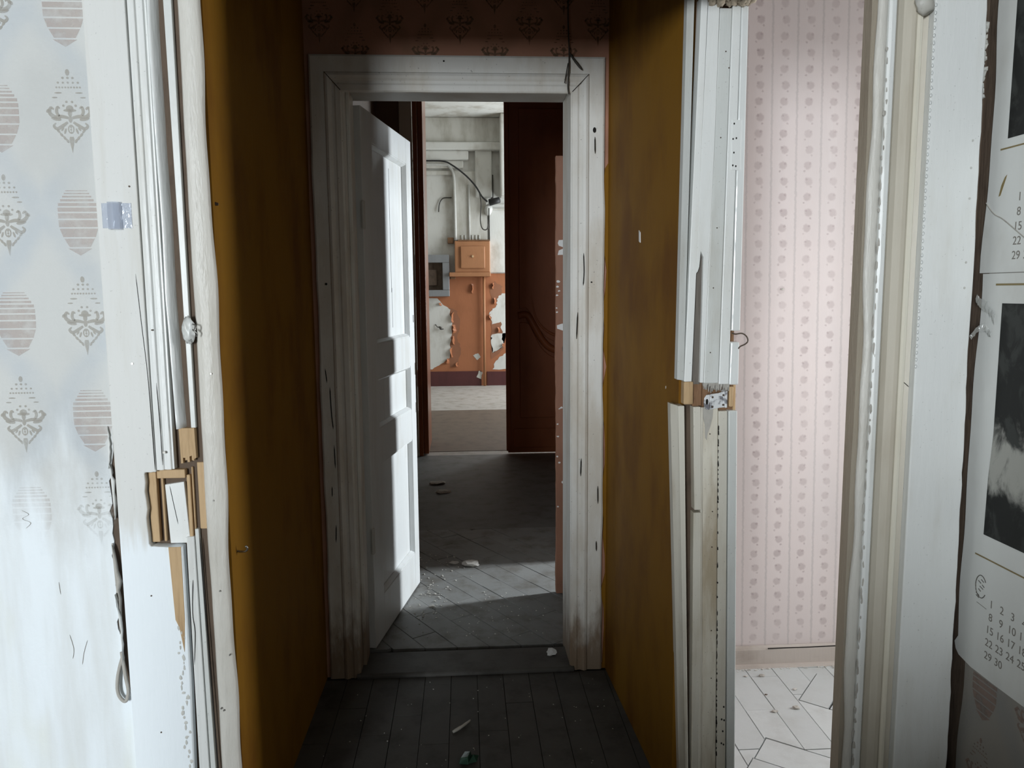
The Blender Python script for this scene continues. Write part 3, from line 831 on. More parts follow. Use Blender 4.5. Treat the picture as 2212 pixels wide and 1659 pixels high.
lump = MB().blob((-0.624, 1.786, 1.418), (0.013, 0.010, 0.030), 5, 0.22, 3).build('paint_lump', 'white_grey', cl, smooth=True)
MB().tube(bez([(-0.613, 1.782, 1.432), (-0.604, 1.776, 1.428), (-0.606, 1.774, 1.418), (-0.612, 1.776, 1.42), (-0.603, 1.776, 1.412), (-0.605, 1.778, 1.404)], 5), 0.0016, 6).build('wire_end', 'steel', cl, smooth=True)

# clear plastic clip stuck on the left casing
cp = tag(root('plastic_clip', (-0.76, 1.770, 1.645)), 'small clear plastic clip stuck on the white left casing', 'clip')
MB().box(-0.791, -0.728, 1.7722, 1.7738, 1.645, 1.699).build('back_plate', 'clear_plastic', cp)
MB().loft([[(-0.777, 1.7722, z), (-0.775, 1.763, z), (-0.7625, 1.761, z), (-0.750, 1.764, z), (-0.748, 1.7722, z), (-0.751, 1.7722, z), (-0.753, 1.767, z), (-0.7625, 1.7645, z), (-0.772, 1.7665, z), (-0.774, 1.7722, z)] for z in (1.642, 1.701)]).build('raised_channel', 'clear_plastic', cp)

# ------------------------------------------------------------------ right casing of the wide opening
cg = struct(root('trim_casing_right', (1.08, 1.79, 0)), 'white painted door casing on the right with beaded moulding and a wavy edge')
q = random.Random(31)
edge = lambda z: 1.2225 - 0.0105 * min(1.0, max(0.0, (z - 0.25) / 1.0)) - 0.0095 * max(0.0, z - 1.25)
pr = [(1.078, 0.0), (1.2225, 0.0)] + [(edge(z) - 0.0022 * abs(wob(z, 1, 4.0)) + q.uniform(-0.0012, 0.0012), z) for z in [0.03 * i for i in range(1, 72)]] + [(1.199, TOP), (1.078, TOP)]
MB().prism_y(pr, 1.772, 1.803).build('casing_board', 'white_casing', cg, bevel=0.0035, seg=3)
MB().loft([[(x, y, z) for x, y in ((1.0010, 1.806), (1.0010, 1.791), (1.006, 1.796), (1.022, 1.801), (1.040, 1.797), (1.0445, 1.789), (1.0455, 1.806))] for z in (0.0, TOP)]).build('cove_moulding', 'taupe_paint', cg)
sec = lambda z: [(1.0460, 1.806, z), (1.0462, 1.785, z), (1.050 + 0.0006 * wob(z, 1, 1), 1.7795, z), (1.056, 1.7800, z), (1.0600, 1.786, z), (1.0600, 1.806, z)]
MB().loft([sec(TOP * i / 40) for i in range(41)]).build('bead_moulding', 'cream_bead', cg, smooth=False)
MB().loft([[(x, y, z) for x, y in ((1.0605, 1.806), (1.0605, 1.793), (1.068, 1.799), (1.0772, 1.793), (1.0775, 1.806))] for z in (0.0, TOP)]).build('cove_moulding', 'taupe_paint', cg)
MB().loft([[(0.980, 1.806, z), (0.980, 1.789, z), (0.986 + 0.0010 * wob(z * 3, 1, 2), 1.7855, z), (0.996, 1.7865, z), (1.0000, 1.791, z), (1.0000, 1.806, z)] for z in [TOP * i / 60 for i in range(61)]]).build('inner_strip', 'white_casing', cg, bevel=0.0008, seg=1)
leather('leatherette_strip', 1, cg, 'leatherette', 1.4)
MB().loft([[(0.9465 + 0.002 * wob(z * 0.9, 1, 0.6), 1.801, z), (0.968, 1.801, z), (0.989, 1.806, z), (0.989, 1.842, z), (0.9475, 1.842, z)] for z in [TOP * i / 50 for i in range(51)]]).build('felt_edge', 'felt', cg, smooth=False)
MB().box(0.984, 1.205, 1.806, 1.833, 0.0, TOP).build('backing_board', 'brown_wood', cg)
for x, z in ((1.186, 1.778), (1.187, 1.708), (1.188, 1.56), (1.188, 1.50), (1.186, 1.84)):
    MB().disc_y(x, z, 0.0024, 0.0028, 1.7705, 1.774, 9).build('nail_head', 'old_white', cg)
m = MB(); q = random.Random(7)
for i in range(62):
    z = 2.05 - i * 0.031 + q.uniform(-0.01, 0.01)
    m.blob((0.980 + 0.003 * wob(z * 2, 1, 1) + q.uniform(-0.003, 0.003), 1.7875, z), (q.uniform(0.0015, 0.004), 0.0014, q.uniform(0.004, 0.016)), i, 0.4, 1)
m.build('paint_scab', 'grey_rag', cg)
m = MB(); q = random.Random(17)
for i in range(52):
    m.blob((1.0795, 1.7718, 2.155 - i * 0.0165), (0.0032, 0.0014, 0.0052), i, 0.15, 1)
m.build('paint_beads', 'white_gloss', cg, smooth=True)
MB().blob((1.052, 1.775, 2.140), (0.022, 0.016, 0.020), 2, 0.3, 2).build('plaster_lump', 'old_white', cg, smooth=True)
crack(cg, [(1.0605, 1.275), (1.068, 1.270), (1.077, 1.262)], 1.793, 0.0012)
m = MB(); q = random.Random(44)
for i in range(26):
    z = 2.10 - i * 0.012 if i < 14 else 0.62 - (i - 14) * 0.014
    m.blob((1.212 + q.uniform(-0.001, 0.004), 1.792, z), (q.uniform(0.003, 0.006), 0.012, q.uniform(0.006, 0.012)), i, 0.35, 1)
m.build('loose_plaster', 'old_white', cg)

# ------------------------------------------------------------------ the post at the end of the partition
po = struct(root('trim_post', (0.65, 2.0, 0)), 'white painted post of stacked strips, broken through at lock height')
MB().box(0.602, 0.724, 2.030, 2.10, 0.0, 3.3).build('post_core', 'brown_wood', po)
# upper strips
m = MB().hexa([(0.5655, 2.012, 1.262), (0.578, 1.992, 1.262), (0.578, 2.04, 1.262), (0.5655, 2.04, 1.262), (0.577, 2.012, 2.60), (0.5905, 1.992, 2.60), (0.5905, 2.04, 2.60), (0.577, 2.04, 2.60)])
m.build('edge_strip', 'white_grey', po, bevel=0.0015)
vboard(po, 'edge_face', 'white_casing', 1.2585, 2.23, 0.5785, 0.600, 0.604, 0.622, 1.990, 2.030, 0.002, yl=1.990, yr=1.993)
sl = [(0.6225, 1.255), (0.6315, 1.255)] + [(0.648, 1.9), (0.652, 2.22), (0.6235, 2.225), (0.6145, 1.9), (0.6075, 1.60), (0.6055, 1.542), (0.6105, 1.548), (0.6145, 1.560), (0.6175, 1.600), (0.6245, 1.585), (0.6245, 1.5)]
MB().prism_y(sl, 1.9935, 2.028).build('face_strip', 'white_casing', po, bevel=0.001, seg=1)
MB().prism_y([(0.598, 1.25), (0.625, 1.25), (0.627, 1.61), (0.604, 1.61)], 2.006, 2.029).build('exposed_wood', 'grey_wood', po)
vboard(po, 'wide_strip', 'white_grey', 1.253, 2.205, 0.6335, 0.6735, 0.6545, 0.6855, 1.998, 2.03, 0.002)
vboard(po, 'narrow_strip', 'white_casing', 1.250, 2.225, 0.6745, 0.7015, 0.6865, 0.7085, 1.996, 2.03, 0.002)
vboard(po, 'corner_strip', 'white_gloss', 1.248, 1.362, 0.7025, 0.728, 0.7045, 0.7275, 1.995, 2.03, 0.003)
vboard(po, 'corner_strip', 'white_gloss', 1.392, 2.225, 0.7050, 0.7285, 0.7095, 0.7275, 1.995, 2.03, 0.003)
vboard(po, 'strip_above', 'white_grey', 2.24, 2.60, 0.600, 0.727, 0.600, 0.727, 2.000, 2.03, 0.003)
m = MB(); q = random.Random(3)
for i in range(34):
    x = 0.634 + i * 0.0021; l_ = q.uniform(0.004, 0.028)
    m.hexa([(x, 2.002, 1.254 - l_), (x + 0.0015, 2.002, 1.254 - l_), (x + 0.001, 2.006, 1.254 - l_), (x, 2.006, 1.254 - l_), (x, 2.000, 1.258), (x + 0.0022, 2.000, 1.258), (x + 0.0022, 2.02, 1.258), (x, 2.02, 1.258)])
m.build('torn_fibres', 'grey_rag', po)
m = MB()
for i in range(14):
    m.blob((0.632 + i * 0.0075, 1.992 - 0.006 * (i % 3), 2.222 + 0.005 * math.sin(i * 1.7)), (0.012, 0.014, 0.012), i, 0.4, 2)
m.build('cobweb_clump', 'cobweb', po, smooth=True)
# hinge leaf, let into the upper strips
hg = root('hinge_leaf', (0.703, 1.994, 1.81)); hg.parent = po; hg.location = Vector((0.703, 1.994, 1.81)) - WL[po.name]
MB().box(0.6915, 0.7165, 1.9935, 1.9985, 1.806, 1.932).build('plate', 'white_casing', hg, bevel=0.001)
for x, z in ((0.697, 1.922), (0.7035, 1.886), (0.695, 1.884), (0.698, 1.850), (0.704, 1.816), (0.696, 1.818)):
    MB().disc_y(x, z, 0.0019, 0.0026, 1.9928, 1.9942, 9).build('screw_hole', 'dark_hole', hg)
# bare wood at the break
m = MB(); m.box(0.581, 0.607, 1.998, 2.030, 1.196, 1.258)
m.build('bare_wood', 'raw_wood', po, bevel=0.004)
MB().box(0.608, 0.634, 2.012, 2.030, 1.19, 1.258).box(0.634, 0.724, 2.020, 2.031, 1.15, 1.258).build('bare_wood', 'brown_wood', po, bevel=0.002)
MB().box(0.7065, 0.7185, 2.003, 2.022, 1.187, 1.242).build('wood_plug', 'raw_wood', po, bevel=0.003)
vboard(po, 'broken_wood', 'raw_wood', 1.168, 1.254, 0.7205, 0.7275, 0.7205, 0.7265, 2.012, 2.031)
# lower strips
m = MB().hexa([(0.5965, 2.010, 0.0), (0.608, 1.988, 0.0), (0.608, 2.04, 0.0), (0.5965, 2.04, 0.0), (0.548, 2.010, 1.1985), (0.563, 1.988, 1.1955), (0.563, 2.04, 1.1955), (0.548, 2.04, 1.1985)])
m.build('edge_strip', 'white_warm', po, bevel=0.0015)
vboard(po, 'edge_face', 'white_warm', 0.0, 1.1945, 0.6085, 0.616, 0.5635, 0.580, 1.988, 2.03, 0.0015)
vboard(po, 'backing_strip', 'dark_plaster', 0.0, 1.20, 0.600, 0.64, 0.590, 0.62, 2.022, 2.03, 0.0)
vboard(po, 'face_strip', 'white_warm', 0.908, 1.1905, 0.6145, 0.6335, 0.6055, 0.6255, 1.992, 2.026, 0.0015)
vboard(po, 'face_strip', 'white_warm', 0.0, 0.900, 0.624, 0.6475, 0.6125, 0.6335, 1.993, 2.026, 0.0015)
vboard(po, 'thin_strip', 'white_warm', 0.0, 1.188, 0.649, 0.6555, 0.628, 0.634, 1.999, 2.026, 0.001)
vboard(po, 'wide_strip', 'stained_white', 0.0, 1.186, 0.656, 0.697, 0.635, 0.6755, 2.001, 2.03, 0.002)
vboard(po, 'narrow_strip', 'white_warm', 0.0, 1.177, 0.6985, 0.7245, 0.6765, 0.7005, 1.998, 2.03, 0.0015)
vboard(po, 'corner_strip', 'white_grey', 0.0, 1.178, 0.7275, 0.752, 0.703, 0.7275, 1.996, 2.032, 0.003)
m = MB(); q = random.Random(5)
for i in range(60):
    k = i / 60; z = 1.13 - k * 0.95
    if 0.25 < k < 0.55 and i % 3: continue
    x = 0.6765 + (1.178 - z) * 0.0185
    m.blob((x, 1.9985, z + q.uniform(-0.004, 0.004)), (q.uniform(0.0008, 0.0024), 0.001, q.uniform(0.003, 0.010)), i, 0.4, 1)
m.build('bitten_edge', 'dark_hole', po)
for x, z in ((0.712, 0.335), (0.707, 0.298), (0.714, 0.295), (0.711, 0.262), (0.708, 0.226), (0.714, 0.222)):
    MB().disc_y(x, z, 0.0022, 0.0030, 1.9968, 1.9985, 9).build('screw_hole', 'dark_hole', po)
for x, z, s in ((0.655, 1.115, 0.0018), (0.667, 0.90, 0.0018), (0.668, 0.80, 0.0018), (0.672, 0.56, 0.0018), (0.675, 0.42, 0.0016)):
    MB().disc_y(x, z, s, s, 1.9998, 2.0015, 8).build('nail_head', 'rust_nail', po)
for x, z in ((0.664, 1.888), (0.66, 1.66), (0.654, 1.505), (0.650, 1.335), (0.672, 2.10), (0.681, 2.06)):
    MB().disc_y(x, z, 0.0016, 0.0018, 1.9968, 1.9985, 8).build('nail_head', 'rust_nail', po)
MB().prism_y([(0.634, 1.188), (0.662, 1.19), (0.661, 1.160), (0.655, 1.135), (0.648, 1.115), (0.6465, 1.098), (0.642, 1.105), (0.640, 1.14), (0.635, 1.16)], 1.9995, 2.0012).build('drip_stain', 'grey_rag', po)
# lock keeper plate
kp = tag(root('keeper_plate', (0.663, 1.985, 1.18)), 'chipped white metal lock keeper on the broken middle of the post', 'lock plate')
pl = []
for k in range(9): pl.append((0.6335 + 0.012 - 0.012 * math.sin(math.pi * k / 8) * 1.0, 1.186 + 0.038 * (1 - (1 + math.cos(math.pi * k / 8)) / 2)))
pl = [(0.646, 1.183), (0.637, 1.185), (0.6325, 1.192), (0.631, 1.203), (0.6325, 1.215), (0.638, 1.223), (0.648, 1.2245)]
MB().prism_y(pl, 1.984, 1.988).build('staple_eye', 'chipped_metal', kp, bevel=0.001)
MB().disc_y(0.6395, 1.205, 0.0035, 0.0080, 1.9832, 1.9845, 14).build('eye_hole', 'dark_hole', kp)
MB().prism_y([(0.6485, 1.1835), (0.676, 1.188), (0.691, 1.189), (0.692, 1.234), (0.672, 1.2275), (0.6485, 1.2245)], 1.986, 1.991).build('plate', 'chipped_metal', kp, bevel=0.0015)
MB().box(0.6865, 0.6925, 1.978, 2.012, 1.189, 1.234).build('flange', 'chipped_metal', kp, bevel=0.0012)
for x, z in ((0.655, 1.217), (0.655, 1.191), (0.684, 1.222), (0.684, 1.196)):
    MB().disc_y(x, z, 0.0026, 0.0030, 1.9845, 1.9865, 10).build('screw', 'rust_nail', kp)
# wire hook
hk = tag(MB().tube(bez([(0.7075, 1.997, 1.386), (0.712, 1.985, 1.384), (0.727, 1.978, 1.386), (0.738, 1.974, 1.378), (0.741, 1.972, 1.366), (0.734, 1.972, 1.358), (0.722, 1.974, 1.352), (0.718, 1.976, 1.346)], 6), 0.0019, 7).build('wire_hook', 'rust_nail', smooth=True), 'bent rusty wire hook on the corner of the post', 'hook')

# ------------------------------------------------------------------ inner doorway: casing, lining, white door
di = struct(root('trim_inner_casing', (0.0, 2.88, 0)), 'grimy white mitred casing around the inner doorway')
PROF = [(0.0, 0.0), (0.0, 0.012), (0.004, 0.016), (0.020, 0.017), (0.026, 0.0135), (0.034, 0.0135), (0.040, 0.019), (0.048, 0.023), (0.056, 0.020), (0.060, 0.014), (0.106, 0.016), (0.112, 0.012), (0.113, 0.0)]
XL, XR, ZH, YW = -0.428, 0.402, 2.215, 2.9
WID_L, WID_R, WID_T = 1.0, 1.10, 1.14
def sec_l(z0): return [(XL - t * WID_L, YW - d, z0 if z0 < 1 else ZH + t * WID_T) for t, d in PROF]
def sec_r(z0): return [(XR + t * WID_R, YW - d, z0 if z0 < 1 else ZH + t * WID_T) for t, d in PROF]
def wavy(sec_fn, side, seed):
    secs = []
    n = 40
    for i in range(n + 1):
        z = 0.0 + 2.0 * i / n
        a = sec_fn(0.0)
        secs.append([(x + side * 0.0035 * wob(z * 1.4, 1, seed) * (t / 0.113) ** 3, y, z) for (x, y, _), (t, d) in zip(a, PROF)])
    secs.append(sec_fn(2.0))
    return secs
MB().loft(wavy(sec_l, -1, 0.7)).build('side_casing', 'grimy_white', di)
MB().loft(wavy(sec_r, 1, 2.1)).build('side_casing', 'grimy_white', di)
MB().loft([[(XL - t * WID_L, YW - d, ZH + t * WID_T) for t, d in PROF], [(XR + t * WID_R, YW - d, ZH + t * WID_T) for t, d in PROF]]).build('head_casing', 'grimy_white', di)
# mitre joints and cracks
MB().tube([(XL - 0.002, 2.881, ZH + 0.004), (XL - 0.056, 2.8755, ZH + 0.064)], 0.0012, 5).build('mitre_gap', 'dark_hole', di)
MB().tube([(XR + 0.002, 2.881, ZH + 0.004), (XR + 0.062, 2.8755, ZH + 0.064)], 0.0012, 5).build('mitre_gap', 'dark_hole', di)
for pts in ([(-0.505, 1.15), (-0.503, 1.06), (-0.498, 0.99)], [(-0.497, 0.93), (-0.4955, 0.84)], [(-0.52, 1.22), (-0.515, 1.165)], [(-0.50, 0.62), (-0.503, 0.55)], [(-0.51, 0.77), (-0.511, 0.73)]):
    crack(di, pts, 2.8845, 0.0018)
for pts in ([(0.447, 1.64), (0.449, 1.57), (0.446, 1.52)], [(0.425, 1.42), (0.421, 1.32)], [(0.487, 2.06), (0.488, 2.00)], [(0.44, 0.86), (0.438, 0.79)], [(0.505, 0.75), (0.506, 0.68)], [(0.50, 0.53), (0.501, 0.49)]):
    crack(di, pts, 2.878, 0.0020)
MB().disc_y(0.4865, 2.085, 0.006, 0.010, 2.882, 2.885, 10).build('paint_chip', 'dark_hole', di)
MB().disc_y(-0.505, 1.532, 0.0045, 0.0045, 2.882, 2.885, 10).build('nail_hole', 'dark_hole', di)
MB().disc_y(0.478, 1.532, 0.003, 0.003, 2.882, 2.885, 10).build('nail_hole', 'dark_hole', di)
MB().disc_y(-0.06, 2.322, 0.003, 0.003, 2.882, 2.885, 10).build('nail_hole', 'dark_hole', di)
ln = struct(root('trim_door_lining', (0.0, 3.0, 0)), 'grey door lining with rebate inside the inner doorway')
MB().box(-0.449, -0.4245, 2.89, 3.115, 0.0, 2.262).build('side_lining', 'grimy_white', ln, bevel=0.002)
MB().box(-0.4245, -0.4105, 2.955, 3.06, 0.0, 2.235).build('door_stop', 'grimy_white', ln, bevel=0.003)
MB().box(0.3995, 0.424, 2.89, 3.115, 0.0, 2.262).build('side_lining', 'grimy_white', ln, bevel=0.002)
MB().box(-0.4245, 0.3995, 2.89, 3.115, 2.236, 2.262).build('head_lining', 'old_white', ln, bevel=0.002)
# picture-rail wire tucked behind the casing head
tag(MB().tube(bez([(0.392, 2.889, 2.75), (0.389, 2.889, 2.50), (0.392, 2.880, 2.36), (0.389, 2.866, 2.30), (0.386, 2.868, 2.235), (0.390, 2.872, 2.208)], 6), 0.0026, 7).build('bell_wire', 'dark_wire', smooth=True), 'dark wire running down over the head of the inner casing', 'wire')
tag(MB().tube(bez([(0.394, 2.878, 2.352), (0.410, 2.868, 2.325), (0.428, 2.866, 2.302), (0.437, 2.867, 2.292)], 6), [0.002 + 0.0025 * math.sin(k / 18 * 3.1) for k in range(19)], 7).build('wire_stub', 'dark_wire', smooth=True), 'short frayed wire end leaning to the casing corner', 'wire')
tag(MB().tube(bez([(0.387, 2.870, 2.315), (0.380, 2.866, 2.280), (0.374, 2.867, 2.245)], 6), 0.0020, 7).build('wire_stub', 'dark_wire', smooth=True), 'thin frayed wire end hanging across the casing head', 'wire')

# white panelled door, swung open into the corridor
d1 = struct(root('door_1', (-0.392, 3.118, 0)), 'white panelled door standing open into the corridor, daylight on its outer half')
dv = Vector((0.171, 0.880)).normalized(); dn = Vector((dv.y, -dv.x))   # dn points to +x, the side in view
def dbox(name, s0, s1, z0, z1, n0, n1, mat='door_white', bevel=0.002, parent=None):
    P = [(-0.392 + dv.x * s + dn.x * n, 3.118 + dv.y * s + dn.y * n) for s, n in ((s0, n0), (s1, n0), (s1, n1), (s0, n1))]
    m = MB().hexa([(*p, z0) for p in P] + [(*p, z1) for p in P])
    return m.build(name, mat, parent or d1, bevel)
DW, DZ = 0.750, 2.222
dbox('stile', 0.0, 0.135, 0.008, DZ, -0.04, 0.0); dbox('stile', DW - 0.085, DW, 0.008, DZ, -0.04, 0.0)
for z0, z1 in ((0.008, 0.195), (0.775, 0.925), (1.140, 1.285), (2.105, DZ)):
    dbox('rail', 0.1352, DW - 0.0852, z0, z1, -0.04, -0.0004)
for z0, z1 in ((0.195, 0.775), (0.925, 1.140), (1.285, 2.105)):
    a, b = 0.1352, DW - 0.0852
    pn = dbox('panel', a, b, z0, z1, -0.034, -0.022)
    w = 0.016
    def bead(s0, s1, zz0, zz1, inner):
        # sloping moulding between frame face and sunk panel
        def P(s, n, z): return (-0.392 + dv.x * s + dn.x * n, 3.118 + dv.y * s + dn.y * n, z)
        m = MB()
        if inner == 'v0': m.prism_z([P(s, n, 0)[:2] for s, n in ((s0, -0.022), (s0, -0.003), (s0 + 0.005, -0.002), (s0 + w, -0.018), (s0 + w, -0.022))], zz0, zz1)
        elif inner == 'v1': m.prism_z([P(s, n, 0)[:2] for s, n in ((s1, -0.022), (s1, -0.003), (s1 - 0.005, -0.002), (s1 - w, -0.018), (s1 - w, -0.022))], zz0, zz1)
        else:
            sg = 1 if inner == 'h0' else -1
            zb = zz0 if inner == 'h0' else zz1
            pr_ = [(zb, -0.022), (zb, -0.003), (zb + sg * 0.005, -0.002), (zb + sg * w, -0.018), (zb + sg * w, -0.022)]
            m.loft([[P(s0, n, z) for z, n in pr_], [P(s1, n, z) for z, n in pr_]])
        m.build('panel_bead', 'door_white', pn)
    bead(a, b, z0, z1, 'v0'); bead(a, b, z0, z1, 'v1'); bead(a, b, z0, z1, 'h0'); bead(a, b, z0, z1, 'h1')
dbox('panel_crack', 0.44, 0.442, 1.50, 2.05, -0.0222, -0.0212, 'dark_hole', 0)
dbox('panel_crack', 0.446, 0.4475, 1.34, 1.52, -0.0222, -0.0212, 'dark_hole', 0)
dbox('keyhole', DW - 0.022, DW - 0.014, 1.352, 1.388, -0.001, 0.0008, 'dark_hole', 0)
dbox('edge_chip', DW - 0.010, DW - 0.004, 1.09, 1.15, -0.001, 0.0008, 'rust_nail', 0)
dbox('edge_chip', DW - 0.010, DW - 0.006, 0.90, 0.95, -0.001, 0.0008, 'rust_nail', 0)
for z in (0.42, 1.75):
    dbox('hinge', -0.012, 0.012, z, z + 0.11, -0.004, 0.006, 'old_white', 0.003)

# ------------------------------------------------------------------ narrow brown door leaf in the corridor
d2 = struct(root('door_2', (0.69, 3.66, 0)), 'chipped dull brown door leaf with a broken lock, half hidden by the casing')
le = [(0.436, 0.006), (0.95, 0.006), (0.95, 2.125), (0.436, 2.125)] + [(0.436 + (0.0025 * wob(z, 1, 5) + rnd.uniform(-0.0012, 0.0012)), z) for z in [2.05 - 0.03 * i for i in range(68)]]
MB().prism_y(le, 3.652, 3.688).build('leaf', 'leaf_paint', d2, bevel=0.0015, seg=1)
MB().prism_y([(0.4445, 1.724), (0.449, 1.738), (0.53, 1.742), (0.53, 1.671), (0.444, 1.669), (0.449, 1.69), (0.478, 1.702), (0.449, 1.712)], 3.6495, 3.6525).build('torn_paper', 'leaf_white', d2)
MB().prism_y([(0.440, 1.338), (0.462, 1.345), (0.53, 1.352), (0.53, 1.285), (0.490, 1.292), (0.470, 1.312), (0.441, 1.322)], 3.6495, 3.6525).build('torn_paper', 'leaf_white', d2)
MB().disc_y(0.484, 1.226, 0.019, 0.026, 3.647, 3.653, 16).build('rosette', 'rust_nail', d2)
MB().tube([(0.484, 3.646, 1.245), (0.482, 3.642, 1.225), (0.476, 3.640, 1.207)], 0.004, 6).build('spindle', 'steel', d2)
MB().tube([(0.480, 3.641, 1.226), (0.488, 3.640, 1.205)], 0.0035, 6).build('spindle', 'steel', d2)
MB().disc_y(0.489, 1.168, 0.007, 0.009, 3.6505, 3.653, 10).build('screw_hole', 'dark_hole', d2)
MB().disc_y(0.484, 1.408, 0.009, 0.011, 3.6505, 3.653, 10).build('keyhole', 'dark_hole', d2)
MB().box(0.4845, 0.4975, 3.6500, 3.653, 1.030, 1.135).build('mortise_slot', 'dark_hole', d2)
MB().box(0.482, 0.4875, 3.6500, 3.653, 0.955, 0.985).build('mortise_slot', 'dark_hole', d2)
q = random.Random(6)
for x, z, s in ((0.446, 1.545, 0.012), (0.443, 1.52, 0.010), (0.441, 1.48, 0.007), (0.450, 1.50, 0.008), (0.438, 1.42, 0.006), (0.44, 1.40, 0.007), (0.462, 0.94, 0.010), (0.452, 0.935, 0.006), (0.496, 0.91, 0.016), (0.478, 1.035, 0.008), (0.443, 0.86, 0.007), (0.445, 0.80, 0.008), (0.442, 0.70, 0.008), (0.452, 0.67, 0.010), (0.50, 0.58, 0.022), (0.47, 0.572, 0.015), (0.444, 0.45, 0.007)):
    MB().prism_y([(x + s * q.uniform(0.5, 1.0) * math.cos(a), z + s * 0.7 * q.uniform(0.4, 1.0) * math.sin(a)) for a in [k * math.pi / 4 for k in range(8)]], 3.6508, 3.6525).build('paint_chip', 'leaf_white', d2)

# ------------------------------------------------------------------ tall brown double door at the end of the corridor
d3 = struct(root('door_3', (0.3, 7.0, 0)), 'tall dark red-brown double door, its right half shut with curved raised panels')
MB().box(-0.432, -0.392, 6.985, 7.10, 0.0, 3.42).build('frame_jamb', 'brown_door', d3, bevel=0.004)
MB().box(0.995, 1.03, 6.985, 7.10, 0.0, 3.42).build('frame_jamb', 'brown_door', d3, bevel=0.004)
MB().box(-0.392, 0.995, 6.985, 7.10, 3.38, 3.42).build('frame_head', 'brown_door', d3, bevel=0.004)
MB().box(-0.391, -0.345, 7.03, 7.66, 0.012, 3.36).build('open_leaf', 'brown_door', d3, bevel=0.004)
rl = MB().box(0.388, 0.994, 7.0, 7.045, 0.012, 3.36).build('shut_leaf', 'brown_door', d3, bevel=0.005)
MB().box(0.372, 0.414, 6.985, 7.0, 0.03, 3.34).build('astragal', 'brown_door', rl, bevel=0.008)
def panel_poly(p, y0, y1, name):
    MB().prism_y(p, y0, y1).build(name, 'brown_door', rl, bevel=0.010, seg=3)
cv = lambda pts: [(p.x, p.z) for p in bez([(a, 0, b) for a, b in pts], 6)]
up = cv([(0.50, 1.34), (0.56, 1.35), (0.62, 1.27), (0.70, 1.13), (0.80, 1.05), (0.92, 1.02)]) + [(0.94, 1.02), (0.94, 3.1), (0.50, 3.1)]
lo_ = [(0.50, 0.34), (0.94, 0.34), (0.94, 0.88)] + cv([(0.90, 0.88), (0.79, 0.91), (0.70, 0.99), (0.63, 1.12), (0.58, 1.21), (0.50, 1.22)])
panel_poly(up, 6.986, 7.001, 'upper_panel'); panel_poly(lo_, 6.986, 7.001, 'lower_panel')
MB().tube(bez([(0.49, 6.996, 1.28), (0.57, 6.992, 1.285), (0.63, 6.990, 1.19), (0.71, 6.990, 1.055), (0.80, 6.990, 0.975), (0.95, 6.994, 0.94)], 8), 0.032, 10).build('curved_moulding', 'brown_door', rl, smooth=True)
MB().tube(bez([(0.60, 6.994, 1.60), (0.615, 6.990, 1.42), (0.66, 6.990, 1.24), (0.78, 6.990, 1.12), (0.95, 6.994, 1.07)], 8), [0.004 + 0.013 * k / 32 for k in range(33)], 10).build('curved_moulding', 'brown_door', rl, smooth=True)
MB().box(0.44, 0.94, 6.985, 7.0, 0.06, 0.24).build('kick_rail', 'brown_door', rl, bevel=0.008)

# ------------------------------------------------------------------ far wall
MB().box(-3.0, 3.0, 12.292, 12.301, 0.0, 1.785).build('brown_paint', 'far_brown', wfar)
MB().box(-3.0, 0.258, 12.270, 12.292, 0.0, 0.235).build('red_skirting', 'far_red', wfar)
MB().box(0.352, 3.0, 12.270, 12.292, 0.0, 0.225).build('red_skirting', 'far_red', wfar)
def patch(poly, seed, name='bare_patch', mat='far_white', y=12.2915, amp=0.018):
    out = []
    for i in range(len(poly)):
        out += ragged(poly[i], poly[(i + 1) % len(poly)], 5, amp, seed * 31 + i)[:-1]
    MB().prism_y(out, y - 0.003, y + 0.001).build(name, mat, wfar)
patch([(-0.95, 0.26), (-0.52, 0.27), (-0.42, 0.33), (-0.24, 0.46), (-0.24, 0.65), (-0.20, 0.85), (-0.22, 1.22), (-0.34, 1.30), (-0.42, 1.40), (-0.95, 1.43)], 1)
patch([(0.44, 0.52), (0.42, 0.72), (0.44, 0.82), (0.62, 0.83), (0.70, 0.85), (0.95, 0.85), (0.95, 1.49), (0.60, 1.47), (0.52, 1.38), (0.50, 1.25), (0.40, 1.17), (0.44, 0.98), (0.58, 1.02), (0.60, 0.82), (0.62, 0.62)], 2)
patch([(0.44, 0.26), (0.50, 0.40), (0.62, 0.50), (0.68, 0.56), (0.95, 0.56), (0.95, 0.26)], 3)
patch([(0.13, 0.49), (0.21, 0.52), (0.25, 0.46), (0.20, 0.41)], 4, amp=0.01)
patch([(0.18, 0.14), (0.22, 0.24), (0.28, 0.22), (0.26, 0.10)], 5, mat='far_white', y=12.268, amp=0.01)
patch([(-0.24, 0.30), (-0.10, 0.34), (-0.06, 0.60), (-0.12, 0.78), (-0.07, 1.00), (-0.11, 1.20), (-0.24, 1.25)], 11, 'old_paint_patch', 'far_brown_old', 12.2925)
patch([(0.42, 1.00), (0.62, 1.02), (0.62, 0.58), (0.42, 0.42)], 12, 'old_paint_patch', 'far_brown_old', 12.2925)
patch([(0.40, 1.60), (0.50, 1.66), (0.62, 1.58), (0.56, 1.40), (0.44, 1.30)], 13, 'old_paint_patch', 'far_brown_old', 12.2925)
q = random.Random(77)
